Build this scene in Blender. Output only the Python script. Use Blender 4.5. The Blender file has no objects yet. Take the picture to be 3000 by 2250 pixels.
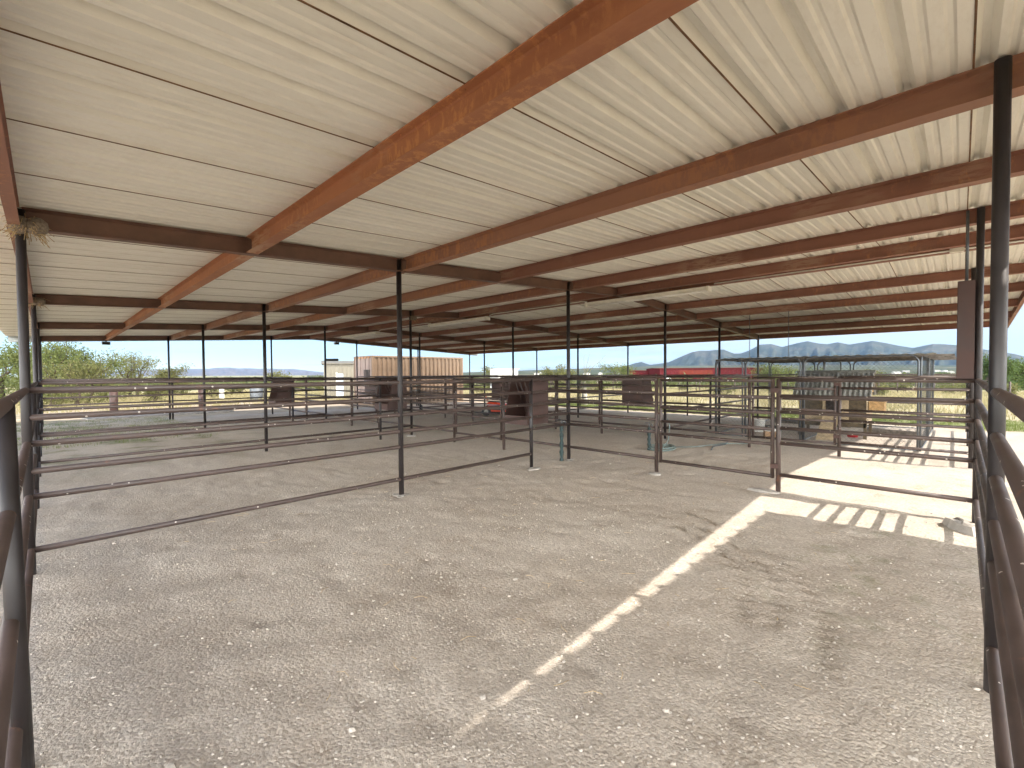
import bpy, math, random
import numpy as np
from mathutils import Vector, Matrix
random.seed(7); RS = np.random.RandomState(11)
SC = bpy.context.scene
COL = SC.collection
rad = math.radians

# ------------------------------------------------------------------ layout
CAMH = 1.62
GS, GT = -.0086, -.0034
FR = [-.131, 5.469, 10.964, 16.546, 22.2]                     # the frames (lines of posts), along y
PX = {0: -.121, 2: 3.387, 4: 7.14, 6: 11.221, 8: 14.936, 10: 18.786}
RZ = [1.507, 1.283, 1.065, .837, .626, .183]                  # rail heights
RZ4 = [RZ[0], RZ[2], RZ[4], RZ[5]]
XL, XR, Y0, Y1 = -.9, 19.65, -.942, 22.36                      # roof edges
RIDGE = 9.0
def gz(x, y):
    d = max(0., math.hypot(x-9, y-11)-60)
    k = 1/(1+d/220.)
    return (GS*x+GT*y)*k + (-.75)*(1-k)
def zr(x):
    return 2.998+.0558*x if x < RIDGE else 3.5002-.0502*(x-RIDGE)

# ------------------------------------------------------------------ mesh helper
class MB:
    def __init__(s): s.v=[]; s.f=[]; s.s=[]; s.m=[]; s.mi=0
    def face(s, idx, smooth=False): s.f.append(tuple(idx)); s.s.append(smooth); s.m.append(s.mi)
    def box(s, x0,x1,y0,y1,z0,z1):
        n=len(s.v); s.v += [(x0,y0,z0),(x1,y0,z0),(x1,y1,z0),(x0,y1,z0),(x0,y0,z1),(x1,y0,z1),(x1,y1,z1),(x0,y1,z1)]
        for q in ((0,3,2,1),(4,5,6,7),(0,1,5,4),(1,2,6,5),(2,3,7,6),(3,0,4,7)): s.face([n+i for i in q])
    def hexa(s, p):                                            # 8 corners, bottom ring then top ring
        n=len(s.v); s.v += [tuple(q) for q in p]
        for q in ((0,3,2,1),(4,5,6,7),(0,1,5,4),(1,2,6,5),(2,3,7,6),(3,0,4,7)): s.face([n+i for i in q])
    def tube(s, p0, p1, r0, r1=None, n=12, caps=True):
        r1 = r0 if r1 is None else r1
        p0=Vector(p0); p1=Vector(p1); d=(p1-p0)
        if d.length < 1e-6: return
        d.normalize(); a = Vector((0,0,1)) if abs(d.z)<.95 else Vector((1,0,0))
        u=d.cross(a).normalized(); w=d.cross(u); b=len(s.v)
        for p,r in ((p0,r0),(p1,r1)):
            for i in range(n):
                t=2*math.pi*i/n; q=p+(u*math.cos(t)+w*math.sin(t))*r; s.v.append(tuple(q))
        for i in range(n):
            j=(i+1)%n; s.face((b+i,b+n+i,b+n+j,b+j), True)
        if caps:
            s.face([b+i for i in range(n)]); s.face([b+n+i for i in range(n-1,-1,-1)])
    def path(s, pts, r, n=8, taper=None, caps=True):
        pts=[Vector(p) for p in pts]; b0=None; m=len(pts); pu=None
        for k,p in enumerate(pts):
            d=(pts[min(k+1,m-1)]-pts[max(k-1,0)]).normalized()
            if pu is None:
                a=Vector((0,0,1)) if abs(d.z)<.9 else Vector((1,0,0)); u=d.cross(a).normalized()
            else: u=(pu-d*pu.dot(d)).normalized()
            pu=u; w=d.cross(u); rr=r if taper is None else r*taper[k]
            b=len(s.v)
            for i in range(n):
                t=2*math.pi*i/n; s.v.append(tuple(p+(u*math.cos(t)+w*math.sin(t))*rr))
            if b0 is not None:
                for i in range(n):
                    j=(i+1)%n; s.face((b0+i,b+i,b+j,b0+j), True)
            b0=b
        if caps:
            s.face([b0+i for i in range(n-1,-1,-1)]); s.face([len(s.v)-m*n+i for i in range(n)])
    def lathe(s, prof, cx, cy, n=20):                          # prof: (r,z)
        b=len(s.v); m=len(prof)
        for r,z in prof:
            for i in range(n):
                t=2*math.pi*i/n; s.v.append((cx+r*math.cos(t), cy+r*math.sin(t), z))
        for k in range(m-1):
            for i in range(n):
                j=(i+1)%n; s.face((b+k*n+i,b+k*n+j,b+(k+1)*n+j,b+(k+1)*n+i), True)
        s.face([b+i for i in range(n-1,-1,-1)]); s.face([b+(m-1)*n+i for i in range(n)])
    def prism(s, prof, a, b, fix):                             # closed polygon prof mapped by fix(u,v,t) at t=a and t=b
        n=len(prof); k=len(s.v)
        for t in (a,b):
            for u,v in prof: s.v.append(fix(u,v,t))
        for i in range(n):
            j=(i+1)%n; s.face((k+i,k+j,k+n+j,k+n+i))
        s.face([k+i for i in range(n-1,-1,-1)]); s.face([k+n+i for i in range(n)])
    def build(s, name, mats, parent=None, loc=(0,0,0)):
        me=bpy.data.meshes.new(name); me.from_pydata(s.v,[],s.f)
        me.polygons.foreach_set('use_smooth', s.s)
        if not isinstance(mats,(list,tuple)): mats=[mats]
        for m in mats: me.materials.append(m)
        if len(mats)>1: me.polygons.foreach_set('material_index', s.m)
        me.update()
        o=bpy.data.objects.new(name,me); COL.objects.link(o); o.location=loc
        if parent is not None: o.parent=parent
        return o
def np_obj(name, V, Fc, mat, smooth=False, parent=None):
    me=bpy.data.meshes.new(name); V=np.asarray(V,np.float32); Fc=np.asarray(Fc,np.int32)
    k=Fc.shape[1]; me.vertices.add(len(V)); me.vertices.foreach_set('co',V.ravel())
    me.loops.add(Fc.size); me.loops.foreach_set('vertex_index',Fc.ravel())
    me.polygons.add(len(Fc)); me.polygons.foreach_set('loop_start',np.arange(0,Fc.size,k,dtype=np.int32))
    me.polygons.foreach_set('loop_total',np.full(len(Fc),k,np.int32))
    me.polygons.foreach_set('use_smooth',np.full(len(Fc),smooth))
    me.materials.append(mat); me.update(calc_edges=True); me.validate()
    o=bpy.data.objects.new(name,me); COL.objects.link(o)
    if parent is not None: o.parent=parent
    return o
def tag(o, label=None, cat=None, group=None, kind=None):
    if label: o['label']=label
    if cat: o['category']=cat
    if group: o['group']=group
    if kind: o['kind']=kind
    return o
def thing(name, label, cat, loc=(0,0,0), group=None, rz=0):
    o=bpy.data.objects.new(name,None); COL.objects.link(o); o.location=loc; o.rotation_euler=(0,0,rz)
    o.empty_display_size=.1
    return tag(o,label,cat,group)
def copy_tree(o, parent=None):
    c=o.copy(); COL.objects.link(c); c.parent=parent
    for ch in list(o.children): copy_tree(ch,c)
    return c

# ------------------------------------------------------------------ materials
def newmat(name):
    m=bpy.data.materials.new(name); m.use_nodes=True; nt=m.node_tree
    b=nt.nodes['Principled BSDF']; return m,nt,b
def N(nt,t,**k):
    n=nt.nodes.new(t)
    for a,v in k.items():
        if a in n.inputs.keys() if hasattr(n.inputs,'keys') else False: n.inputs[a].default_value=v
        else: setattr(n,a,v)
    return n
def ramp(nt, fac, stops):
    r=nt.nodes.new('ShaderNodeValToRGB'); e=r.color_ramp.elements
    while len(e)<len(stops): e.new(.5)
    for i,(p,c) in enumerate(stops):
        e[i].position=p; e[i].color=(*c,1) if len(c)==3 else c
    nt.links.new(fac,r.inputs[0]); return r.outputs[0]
def noise(nt, scale, detail=4, rough=.55, vec=None, stretch=None):
    n=nt.nodes.new('ShaderNodeTexNoise'); n.inputs['Scale'].default_value=scale
    n.inputs['Detail'].default_value=detail; n.inputs['Roughness'].default_value=rough
    if vec is None:
        g=nt.nodes.new('ShaderNodeNewGeometry'); vec=g.outputs['Position']
    if stretch:
        mp=nt.nodes.new('ShaderNodeMapping'); mp.inputs['Scale'].default_value=stretch
        nt.links.new(vec,mp.inputs['Vector']); vec=mp.outputs[0]
    nt.links.new(vec,n.inputs['Vector']); return n.outputs['Fac']
def mix(nt, fac, a, b, mode='MIX'):
    m=nt.nodes.new('ShaderNodeMix'); m.data_type='RGBA'; m.blend_type=mode
    for k,v in ((0,fac),(6,a),(7,b)):
        if hasattr(v,'is_linked'): nt.links.new(v,m.inputs[k])
        elif isinstance(v,(int,float)): m.inputs[k].default_value=v
        else: m.inputs[k].default_value=(*v,1)
    return m.outputs[2]
def math_(nt, op, a, b=None, clamp=False):
    m=nt.nodes.new('ShaderNodeMath'); m.operation=op; m.use_clamp=clamp
    for k,v in ((0,a),(1,b)):
        if v is None: continue
        if hasattr(v,'is_linked'): nt.links.new(v,m.inputs[k])
        else: m.inputs[k].default_value=v
    return m.outputs[0]
def bump(nt, b, h, strength=.3, dist=.01):
    n=nt.nodes.new('ShaderNodeBump'); n.inputs['Strength'].default_value=strength; n.inputs['Distance'].default_value=dist
    nt.links.new(h,n.inputs['Height']); nt.links.new(n.outputs[0],b.inputs['Normal'])
def simple(name, c, rough=.6, metal=0, var=.12, vs=6, spec=.4, bmp=0, bs=60):
    m,nt,b=newmat(name)
    f=noise(nt,vs,5,.6)
    c0=tuple(x*(1-var*1.6) for x in c); c1=tuple(min(1,x*(1+var*1.3)) for x in c)
    nt.links.new(ramp(nt,f,[(.3,c0),(.5,c),(.72,c1)]),b.inputs['Base Color'])
    b.inputs['Roughness'].default_value=rough; b.inputs['Metallic'].default_value=metal
    b.inputs['Specular IOR Level'].default_value=spec
    if bmp: bump(nt,b,noise(nt,bs,3,.6),bmp,.004)
    return m
def steel(name, dark, mid, rust, rough=.48, rust_amt=.62, specks=True):
    m,nt,b=newmat(name)
    f=noise(nt,3.2,6,.62); c=ramp(nt,f,[(.3,dark),(.55,mid),(.75,tuple(x*1.2 for x in mid))])
    r=noise(nt,7.5,5,.7); rm=ramp(nt,r,[(rust_amt,(0,0,0)),(rust_amt+.1,(1,1,1))])
    c=mix(nt,math_(nt,'MULTIPLY',rm,.75),c,rust)
    if specks:                                                  # bird droppings and chips
        g=nt.nodes.new('ShaderNodeNewGeometry')
        vo=nt.nodes.new('ShaderNodeTexVoronoi'); vo.inputs['Scale'].default_value=15
        nt.links.new(g.outputs['Position'],vo.inputs['Vector'])
        k=math_(nt,'LESS_THAN',vo.outputs['Distance'],.13)
        sx=nt.nodes.new('ShaderNodeSeparateColor'); nt.links.new(vo.outputs['Color'],sx.inputs[0])
        k=math_(nt,'MULTIPLY',k,math_(nt,'GREATER_THAN',sx.outputs[0],.5))
        c=mix(nt,math_(nt,'MULTIPLY',k,.8),c,(.55,.5,.44))
    nt.links.new(c,b.inputs['Base Color'])
    nt.links.new(ramp(nt,f,[(.3,(rough-.1,)*3),(.7,(rough+.14,)*3)]),b.inputs['Roughness'])
    b.inputs['Specular IOR Level'].default_value=.5
    bump(nt,b,noise(nt,120,3,.6),.12,.002)
    return m
M={}
M['rail']=steel('brown_pipe',(.040,.027,.022),(.066,.044,.037),(.135,.062,.036))
M['post']=steel('dark_pipe',(.012,.0095,.0095),(.02,.015,.0148),(.045,.021,.015),rust_amt=.66,specks=False)
M['rafter']=steel('dark_brown_steel',(.10,.053,.036),(.165,.085,.056),(.27,.12,.056),rough=.6,rust_amt=.66,specks=False)
M['plate']=steel('brown_sheet_steel',(.045,.024,.019),(.066,.033,.026),(.13,.058,.032),rough=.6,rust_amt=.64,specks=False)
def purlin_mat(name, base, dark, orange, pale, amt):
    m,nt,b=newmat(name)
    f=noise(nt,1.1,5,.6,stretch=(3,.55,3)); c=ramp(nt,f,[(.28,dark),(.5,base),(.72,tuple(x*1.12 for x in base))])
    p=noise(nt,.55,3,.5); g=noise(nt,16,7,.75,stretch=(1,.9,.35))
    k=math_(nt,'MULTIPLY',ramp(nt,p,[(.42,(0,0,0)),(.6,(1,1,1))]),ramp(nt,g,[(amt,(0,0,0)),(amt+.09,(1,1,1))]))
    c=mix(nt,math_(nt,'MULTIPLY',k,.7),c,orange)
    p2=noise(nt,.8,3,.5,stretch=(1,1,1)); g2=noise(nt,14,5,.7,stretch=(1,.35,2.2))
    k2=math_(nt,'MULTIPLY',ramp(nt,p2,[(.55,(0,0,0)),(.66,(1,1,1))]),ramp(nt,g2,[(.42,(0,0,0)),(.52,(.8,.8,.8))]))
    c=mix(nt,k2,c,pale)
    nt.links.new(c,b.inputs['Base Color']); b.inputs['Roughness'].default_value=.62; b.inputs['Specular IOR Level'].default_value=.35
    bump(nt,b,noise(nt,90,4,.65),.2,.002); return m
M['purlin_o']=purlin_mat('orange_rust_steel',(.37,.155,.075),(.28,.112,.056),(.53,.245,.095),(.46,.29,.18),.5)
M['purlin_m']=purlin_mat('patchy_rust_steel',(.29,.145,.092),(.215,.10,.064),(.46,.205,.088),(.44,.30,.215),.47)
M['purlin_b']=purlin_mat('red_brown_steel',(.245,.112,.075),(.18,.082,.056),(.41,.18,.08),(.37,.235,.16),.55)
# cream roof sheet
m,nt,b=newmat('cream_roof_sheet'); f=noise(nt,.9,5,.6,stretch=(.35,2.2,1)); f2=noise(nt,26,4,.65,stretch=(.25,1,1))
c=ramp(nt,f,[(.3,(.74,.725,.645)),(.55,(.80,.785,.705)),(.8,(.83,.82,.75))])
c=mix(nt,math_(nt,'MULTIPLY',ramp(nt,f2,[(.5,(0,0,0)),(.75,(1,1,1))]),.25),c,(.52,.47,.37))
nt.links.new(c,b.inputs['Base Color']); b.inputs['Roughness'].default_value=.36; b.inputs['Specular IOR Level'].default_value=.45
bump(nt,b,noise(nt,2.2,3,.5,stretch=(.5,3,1)),.12,.01); M['roof']=m
M['seam']=simple('rust_stained_lap',(.16,.085,.04),.8,var=.35,vs=9)
M['trim']=simple('grey_trim_metal',(.42,.45,.45),.45,var=.06)
M['galv']=simple('galvanised_steel',(.12,.13,.14),.42,metal=.5,var=.14,vs=20)
M['galv_old']=simple('weathered_corrugated_iron',(.33,.33,.305),.55,metal=.35,var=.3,vs=8)
M['wire']=simple('chain_link_wire',(.06,.065,.07),.5,metal=.4,var=.1)
M['conc']=simple('pale_concrete',(.33,.305,.275),.9,var=.2,vs=5,bmp=.5,bs=45)
M['white']=simple('white_paint',(.78,.77,.73),.45,var=.05)
M['lampw']=simple('aged_white_enamel',(.72,.69,.6),.35,var=.08)
M['red']=simple('orange_red_paint',(.62,.07,.03),.35,var=.1)
M['black']=simple('black_rubber',(.02,.02,.022),.7,var=.2)
M['straw']=simple('dry_straw',(.42,.30,.15),.85,var=.3,vs=40)
M['mud']=simple('grey_mud_nest',(.2,.16,.12),.95,var=.35,vs=50,bmp=.8,bs=70)
M['green_wrap']=simple('dark_green_wrap',(.02,.04,.04),.6,var=.6,vs=28,bmp=.6,bs=40)
M['hose']=simple('grey_green_hose',(.15,.2,.19),.5,var=.2)
M['tan']=simple('tan_container_paint',(.19,.128,.083),.5,var=.1,vs=3)
M['mauve']=simple('dusty_tan_door_paint',(.28,.21,.18),.5,var=.08,vs=3)
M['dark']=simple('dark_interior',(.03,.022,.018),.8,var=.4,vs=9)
M['orange_line']=simple('rusty_orange_bar',(.42,.2,.09),.6)
M['beige']=simple('beige_metal_siding',(.17,.155,.12),.5,var=.06,vs=2)
M['paleblue']=simple('pale_blue_door',(.33,.38,.44),.5,var=.04)
M['barnred']=simple('barn_red_siding',(.085,.016,.018),.9,var=.12,vs=1.2)
for k_ in ('barnred',): M[k_].node_tree.nodes['Principled BSDF'].inputs['Specular IOR Level'].default_value=.03
M['barnroof']=simple('faded_red_roof',(.11,.025,.018),.9,var=.12,vs=1.2)
M['barnroof'].node_tree.nodes['Principled BSDF'].inputs['Specular IOR Level'].default_value=.03
M['ply']=simple('weathered_plywood',(.42,.33,.21),.8,var=.2,vs=7)
M['ply_d']=simple('brown_boards',(.10,.075,.045),.85,var=.35,vs=10)
M['wood']=simple('yellow_pine',(.46,.29,.13),.7,var=.25,vs=12)
M['tie']=simple('grey_timber',(.17,.15,.13),.9,var=.3,vs=12,bmp=.5)
M['redplastic']=simple('red_plastic',(.5,.02,.03),.4)
M['card']=simple('brown_cardboard',(.34,.22,.13),.9)
M['bark']=simple('dark_bark',(.075,.055,.042),.95,var=.35,vs=14,bmp=.8,bs=40)
M['yuccatrunk']=simple('pale_yucca_trunk',(.42,.39,.34),.95,var=.3,vs=15,bmp=.8,bs=30)
M['stone']=simple('granite_pebble',(.45,.405,.355),.9,var=.22,vs=30)
def leafmat(name, a, bcol, c):
    m,nt,b=newmat(name); f=noise(nt,1.3,4,.6); f2=noise(nt,14,2,.5)
    cc=ramp(nt,f,[(.3,a),(.52,bcol),(.75,c)]); cc=mix(nt,math_(nt,'MULTIPLY',f2,.45),cc,tuple(x*.45 for x in a))
    nt.links.new(cc,b.inputs['Base Color']); b.inputs['Roughness'].default_value=.6; b.inputs['Specular IOR Level'].default_value=.25
    t=nt.nodes.new('ShaderNodeBsdfTranslucent'); nt.links.new(mix(nt,.4,cc,(.24,.27,.07)),t.inputs['Color'])
    ms=nt.nodes.new('ShaderNodeMixShader'); ms.inputs[0].default_value=.35
    out=nt.nodes['Material Output']; nt.links.new(b.outputs[0],ms.inputs[1]); nt.links.new(t.outputs[0],ms.inputs[2]); nt.links.new(ms.outputs[0],out.inputs['Surface'])
    return m
M['leaf_m']=leafmat('mesquite_leaf',(.105,.115,.04),(.165,.168,.062),(.225,.21,.095))
M['leaf_g']=leafmat('bright_green_leaf',(.09,.115,.036),(.135,.165,.052),(.19,.20,.075))
M['leaf_d']=leafmat('deep_green_leaf',(.04,.075,.02),(.07,.12,.03),(.11,.16,.045))
M['leaf_y']=leafmat('grey_green_blade',(.16,.18,.10),(.22,.24,.13),(.32,.29,.16))
M['grass']=leafmat('short_green_grass',(.10,.15,.03),(.17,.22,.05),(.25,.27,.09))
M['drygrass']=leafmat('dry_straw_grass',(.30,.27,.14),(.42,.36,.20),(.50,.43,.27))

# ground: pale granite grit in the pens, sand, straw and green patches outside
m,nt,b=newmat('granite_grit_ground')
g=nt.nodes.new('ShaderNodeNewGeometry'); P=g.outputs['Position']
sx=nt.nodes.new('ShaderNodeSeparateXYZ'); nt.links.new(P,sx.inputs[0]); X,Y=sx.outputs[0],sx.outputs[1]
n1=noise(nt,.55,6,.6); n2=noise(nt,3.5,6,.7); n3=noise(nt,38,3,.6); n4=noise(nt,130,2,.5)
grit=ramp(nt,n1,[(.3,(.435,.38,.325)),(.5,(.495,.442,.385)),(.7,(.545,.495,.44))])
st=math_(nt,'MULTIPLY',ramp(nt,noise(nt,1.6,5,.62),[(.5,(0,0,0)),(.68,(1,1,1))]),ramp(nt,n2,[(.45,(0,0,0)),(.62,(1,1,1))]))
grit=mix(nt,math_(nt,'MULTIPLY',st,.38),grit,(.33,.255,.19))
grit=mix(nt,math_(nt,'MULTIPLY',ramp(nt,noise(nt,.38,4,.6),[(.5,(0,0,0)),(.68,(1,1,1))]),.22),grit,(.44,.36,.28))
grit=mix(nt,.55,grit,ramp(nt,n3,[(.3,(.68,.66,.63)),(.5,(.95,.94,.93)),(.72,(1.2,1.19,1.17))]),'MULTIPLY')
vo=nt.nodes.new('ShaderNodeTexVoronoi'); vo.inputs['Scale'].default_value=62; nt.links.new(P,vo.inputs['Vector'])
sc=nt.nodes.new('ShaderNodeSeparateColor'); nt.links.new(vo.outputs['Color'],sc.inputs[0])
grit=mix(nt,.5,grit,ramp(nt,sc.outputs[0],[(0,(.74,.72,.69)),(.6,(1,1,1)),(1,(1.28,1.27,1.25))]),'MULTIPLY')
sand=ramp(nt,noise(nt,.35,6,.65),[(.3,(.36,.285,.205)),(.6,(.46,.385,.29))])
sand=mix(nt,.35,sand,ramp(nt,n3,[(.3,(.6,.6,.6)),(.7,(1.2,1.2,1.2))]),'MULTIPLY')
straw=ramp(nt,noise(nt,.22,7,.7),[(.3,(.31,.28,.16)),(.5,(.41,.355,.225)),(.7,(.48,.41,.28))])
green=ramp(nt,noise(nt,1.1,5,.65),[(.3,(.13,.16,.055)),(.6,(.20,.235,.085)),(.8,(.30,.27,.14))])
def sm(v,a,b_,nt_=None):
    r=(nt_ or nt).nodes.new('ShaderNodeMapRange'); r.interpolation_type='SMOOTHSTEP'; r.inputs[1].default_value=a; r.inputs[2].default_value=b_
    nt.links.new(v,r.inputs[0]); return r.outputs[0]
wob=noise(nt,.8,4,.6); Xw=math_(nt,'ADD',X,math_(nt,'MULTIPLY',math_(nt,'SUBTRACT',wob,.5),2.2)); Yw=math_(nt,'ADD',Y,math_(nt,'MULTIPLY',math_(nt,'SUBTRACT',wob,.5),2.2))
inx=math_(nt,'MULTIPLY',sm(Xw,-1.6,-.6),math_(nt,'SUBTRACT',1.,sm(Xw,18.9,19.7)))
iny=math_(nt,'MULTIPLY',sm(Yw,-1.7,-.9),math_(nt,'SUBTRACT',1.,sm(Yw,22.6,23.8)))
c=mix(nt,math_(nt,'MULTIPLY',inx,iny),sand,grit)
# field beyond the yard
dx=math_(nt,'SUBTRACT',X,9.); dy=math_(nt,'SUBTRACT',Y,10.)
dist=math_(nt,'SQRT',math_(nt,'ADD',math_(nt,'MULTIPLY',dx,dx),math_(nt,'MULTIPLY',dy,dy)))
dw=math_(nt,'ADD',dist,math_(nt,'MULTIPLY',math_(nt,'SUBTRACT',wob,.5),14.))
rgt=math_(nt,'MULTIPLY',sm(Xw,23.,25.5),math_(nt,'SUBTRACT',1.,sm(Yw,21.,24.)))
fld=math_(nt,'MAXIMUM',sm(dw,25.,31.),rgt); c=mix(nt,fld,c,straw)
gp=math_(nt,'MULTIPLY',sm(dw,45.,70.),ramp(nt,noise(nt,.035,6,.68),[(.42,(0,0,0)),(.56,(1,1,1))])); c=mix(nt,gp,c,(.17,.19,.085))
gs_=math_(nt,'MULTIPLY',sm(Xw,19.4,20.2),math_(nt,'SUBTRACT',1.,sm(Xw,23.4,25.)))
gs_=math_(nt,'MULTIPLY',gs_,math_(nt,'SUBTRACT',1.,sm(Yw,19.,22.)))
c=mix(nt,math_(nt,'MULTIPLY',gs_,.8),c,green)
gl=math_(nt,'MULTIPLY',math_(nt,'SUBTRACT',1.,sm(X,2.,6.)),math_(nt,'MULTIPLY',sm(Y,9.,14.),ramp(nt,noise(nt,.75,5,.6),[(.5,(0,0,0)),(.62,(.7,.7,.7))])))
c=mix(nt,math_(nt,'MULTIPLY',gl,math_(nt,'SUBTRACT',1.,fld)),c,(.14,.16,.075))
g3=math_(nt,'MULTIPLY',math_(nt,'MULTIPLY',sm(X,2.6,4.2),math_(nt,'SUBTRACT',1.,sm(X,9.,13.))),math_(nt,'SUBTRACT',1.,sm(Y,.6,1.6)))
g3=math_(nt,'MULTIPLY',g3,ramp(nt,noise(nt,2.8,5,.7),[(.54,(0,0,0)),(.68,(.55,.55,.55))])); c=mix(nt,g3,c,(.2,.21,.12))
nt.links.new(c,b.inputs['Base Color']); b.inputs['Roughness'].default_value=.95; b.inputs['Specular IOR Level'].default_value=.15
h=math_(nt,'ADD',math_(nt,'MULTIPLY',n2,.9),math_(nt,'ADD',math_(nt,'MULTIPLY',n3,.5),math_(nt,'ADD',math_(nt,'MULTIPLY',n4,.22),math_(nt,'MULTIPLY',vo.outputs['Distance'],-.28))))
bump(nt,b,h,.62,.02); M['ground']=m
# hills
def hillmat(name, a, bcol, c, sc_):
    m,nt,b=newmat(name); f=noise(nt,sc_,8,.66); f2=noise(nt,sc_*7,5,.65)
    cc=ramp(nt,f,[(.32,a),(.5,bcol),(.7,c)]); cc=mix(nt,.45,cc,ramp(nt,f2,[(.35,(.45,.45,.45)),(.65,(1.3,1.3,1.25))]),'MULTIPLY')
    nt.links.new(cc,b.inputs['Base Color']); b.inputs['Roughness'].default_value=1; b.inputs['Specular IOR Level'].default_value=.05
    return m
M['mount']=hillmat('mountain_scrub',(.035,.045,.035),(.055,.06,.045),(.11,.095,.07),.006)
M['mount_l']=hillmat('bare_pink_mountain',(.11,.095,.085),(.17,.135,.12),(.25,.20,.17),.006)
M['foot']=hillmat('valley_scrub',(.04,.055,.03),(.075,.085,.05),(.2,.17,.11),.012)
M['brush']=leafmat('far_brush_leaf',(.075,.095,.04),(.11,.13,.055),(.15,.16,.075))

# ------------------------------------------------------------------ ground sheet
def vnoise(x,y,s,seed):
    r=np.random.RandomState(seed); T=r.rand(256,256); x=x*s+91.7; y=y*s+37.3
    xi=np.floor(x).astype(int); yi=np.floor(y).astype(int); fx=x-xi; fy=y-yi
    fx=fx*fx*(3-2*fx); fy=fy*fy*(3-2*fy)
    A=lambda i,j: T[(xi+i)%256,(yi+j)%256]
    return (A(0,0)*(1-fx)+A(1,0)*fx)*(1-fy)+(A(0,1)*(1-fx)+A(1,1)*fx)*fy-.5
def axis(lo,hi):
    a=list(np.arange(lo,hi,.045)); s=.05
    while a[-1]<26: s=min(s*1.03,.3); a.append(a[-1]+s)
    while a[-1]<14000: s*=1.14; a.append(a[-1]+s)
    b=[a[0]]; s=.06
    while b[-1]>-4: s=min(s*1.1,.4); b.append(b[-1]-s)
    while b[-1]>-14000: s*=1.16; b.append(b[-1]-s)
    return np.array(b[:0:-1]+a)
xs=axis(-.6,6.); ys=axis(-.6,6.)
GX,GY=np.meshgrid(xs,ys,indexing='ij')
D=np.maximum(0,np.hypot(GX-9,GY-11)-60); K=1/(1+D/220.)
GZ=(GS*GX+GT*GY)*K-.75*(1-K)
near=np.clip(1-(np.hypot(GX-9,GY-11)-22)/12,0,1)
GZ+=near*(.035*vnoise(GX,GY,.45,1)+.022*vnoise(GX,GY,1.5,2)+.016*vnoise(GX,GY,4.3,3)+.011*vnoise(GX,GY,9.,4))
# tyre tracks curving through the near right of the pen
for (cx,cy,R_) in ((3.1,2.9,2.05),(3.1,2.9,1.85),(2.7,3.4,2.9)):
    rr=np.hypot(GX-cx,GY-cy); an=np.arctan2(GY-cy,GX-cx)
    wv=np.exp(-((rr-R_)/.06)**2)*(an<-.35)*(an>-1.5)
    GZ+=wv*(-.010+.014*np.sin(an*R_*2*math.pi/.075+(rr-R_)*40))
# footprints / scuffs
for q in range(240):
    cx=RS.uniform(.8,9.); cy=RS.uniform(.6,8.); w=RS.uniform(.035,.09); dpt=RS.uniform(.006,.022)
    GZ-=dpt*np.exp(-(((GX-cx)/w)**2+((GY-cy)/(w*RS.uniform(.6,1.6)))**2))
V=np.stack([GX,GY,GZ],-1).reshape(-1,3); nx,ny=GX.shape
I=np.arange(nx*ny).reshape(nx,ny); Fq=np.stack([I[:-1,:-1],I[1:,:-1],I[1:,1:],I[:-1,1:]],-1).reshape(-1,4)
tag(np_obj('ground',V,Fq,M['ground'],True),kind='structure')
# loose gravel: one object nobody could count
phi=(1+5**.5)/2
ico=np.array([(-1,phi,0),(1,phi,0),(-1,-phi,0),(1,-phi,0),(0,-1,phi),(0,1,phi),(0,-1,-phi),(0,1,-phi),(phi,0,-1),(phi,0,1),(-phi,0,-1),(-phi,0,1)])/1.9
icf=np.array([(0,11,5),(0,5,1),(0,1,7),(0,7,10),(0,10,11),(1,5,9),(5,11,4),(11,10,2),(10,7,6),(7,1,8),(3,9,4),(3,4,2),(3,2,6),(3,6,8),(3,8,9),(4,9,5),(2,4,11),(6,2,10),(8,6,7),(9,8,1)])
def scatter_stones(n, sizes, rmax):
    ang=rad(44.5)+RS.uniform(-rad(54),rad(54),n); d=.9+(rmax-.9)*RS.rand(n)**1.5
    x=d*np.cos(ang); y=d*np.sin(ang); k=(x>-.1)&(y>-.1); x,y=x[k],y[k]; n=len(x)
    s=sizes[0]*(sizes[1]/sizes[0])**(RS.rand(n)**2.2)
    z=GS*x+GT*y+.035*vnoise(x,y,.45,1)+.022*vnoise(x,y,1.5,2)+.016*vnoise(x,y,4.3,3)
    v=ico[None]*s[:,None,None]*RS.uniform(.7,1.3,(n,12,1))*np.stack([RS.uniform(.8,1.5,n),RS.uniform(.7,1.2,n),RS.uniform(.45,.8,n)],-1)[:,None]
    a=RS.uniform(0,6.28,n); ca,sa=np.cos(a)[:,None],np.sin(a)[:,None]
    vx=v[...,0]*ca-v[...,1]*sa; vy=v[...,0]*sa+v[...,1]*ca
    v=np.stack([vx+x[:,None],vy+y[:,None],v[...,2]+(z+s*.15)[:,None]],-1)
    f=icf[None]+(np.arange(n)*12)[:,None,None]
    return v.reshape(-1,3),f.reshape(-1,3)
va,fa=scatter_stones(15000,(.003,.009),6.5); vb,fb=scatter_stones(260,(.008,.020),9.5)
tag(np_obj('gravel',np.concatenate([va,vb]),np.concatenate([fa,fb+len(va)]),M['stone']),kind='stuff')

mb=MB()
for k in range(150):
    x=random.uniform(.9,8.); y=random.uniform(.5,7.); a=random.uniform(0,6.28); L=random.uniform(.03,.11); z=gz(x,y)+.028
    mb.path([(x,y,z),(x+L*.5*math.cos(a),y+L*.5*math.sin(a),z+.006),(x+L*math.cos(a+.3),y+L*math.sin(a+.3),z)],.0016,4)
tag(mb.build('loose_straw',M['straw']),kind='stuff')
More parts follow.
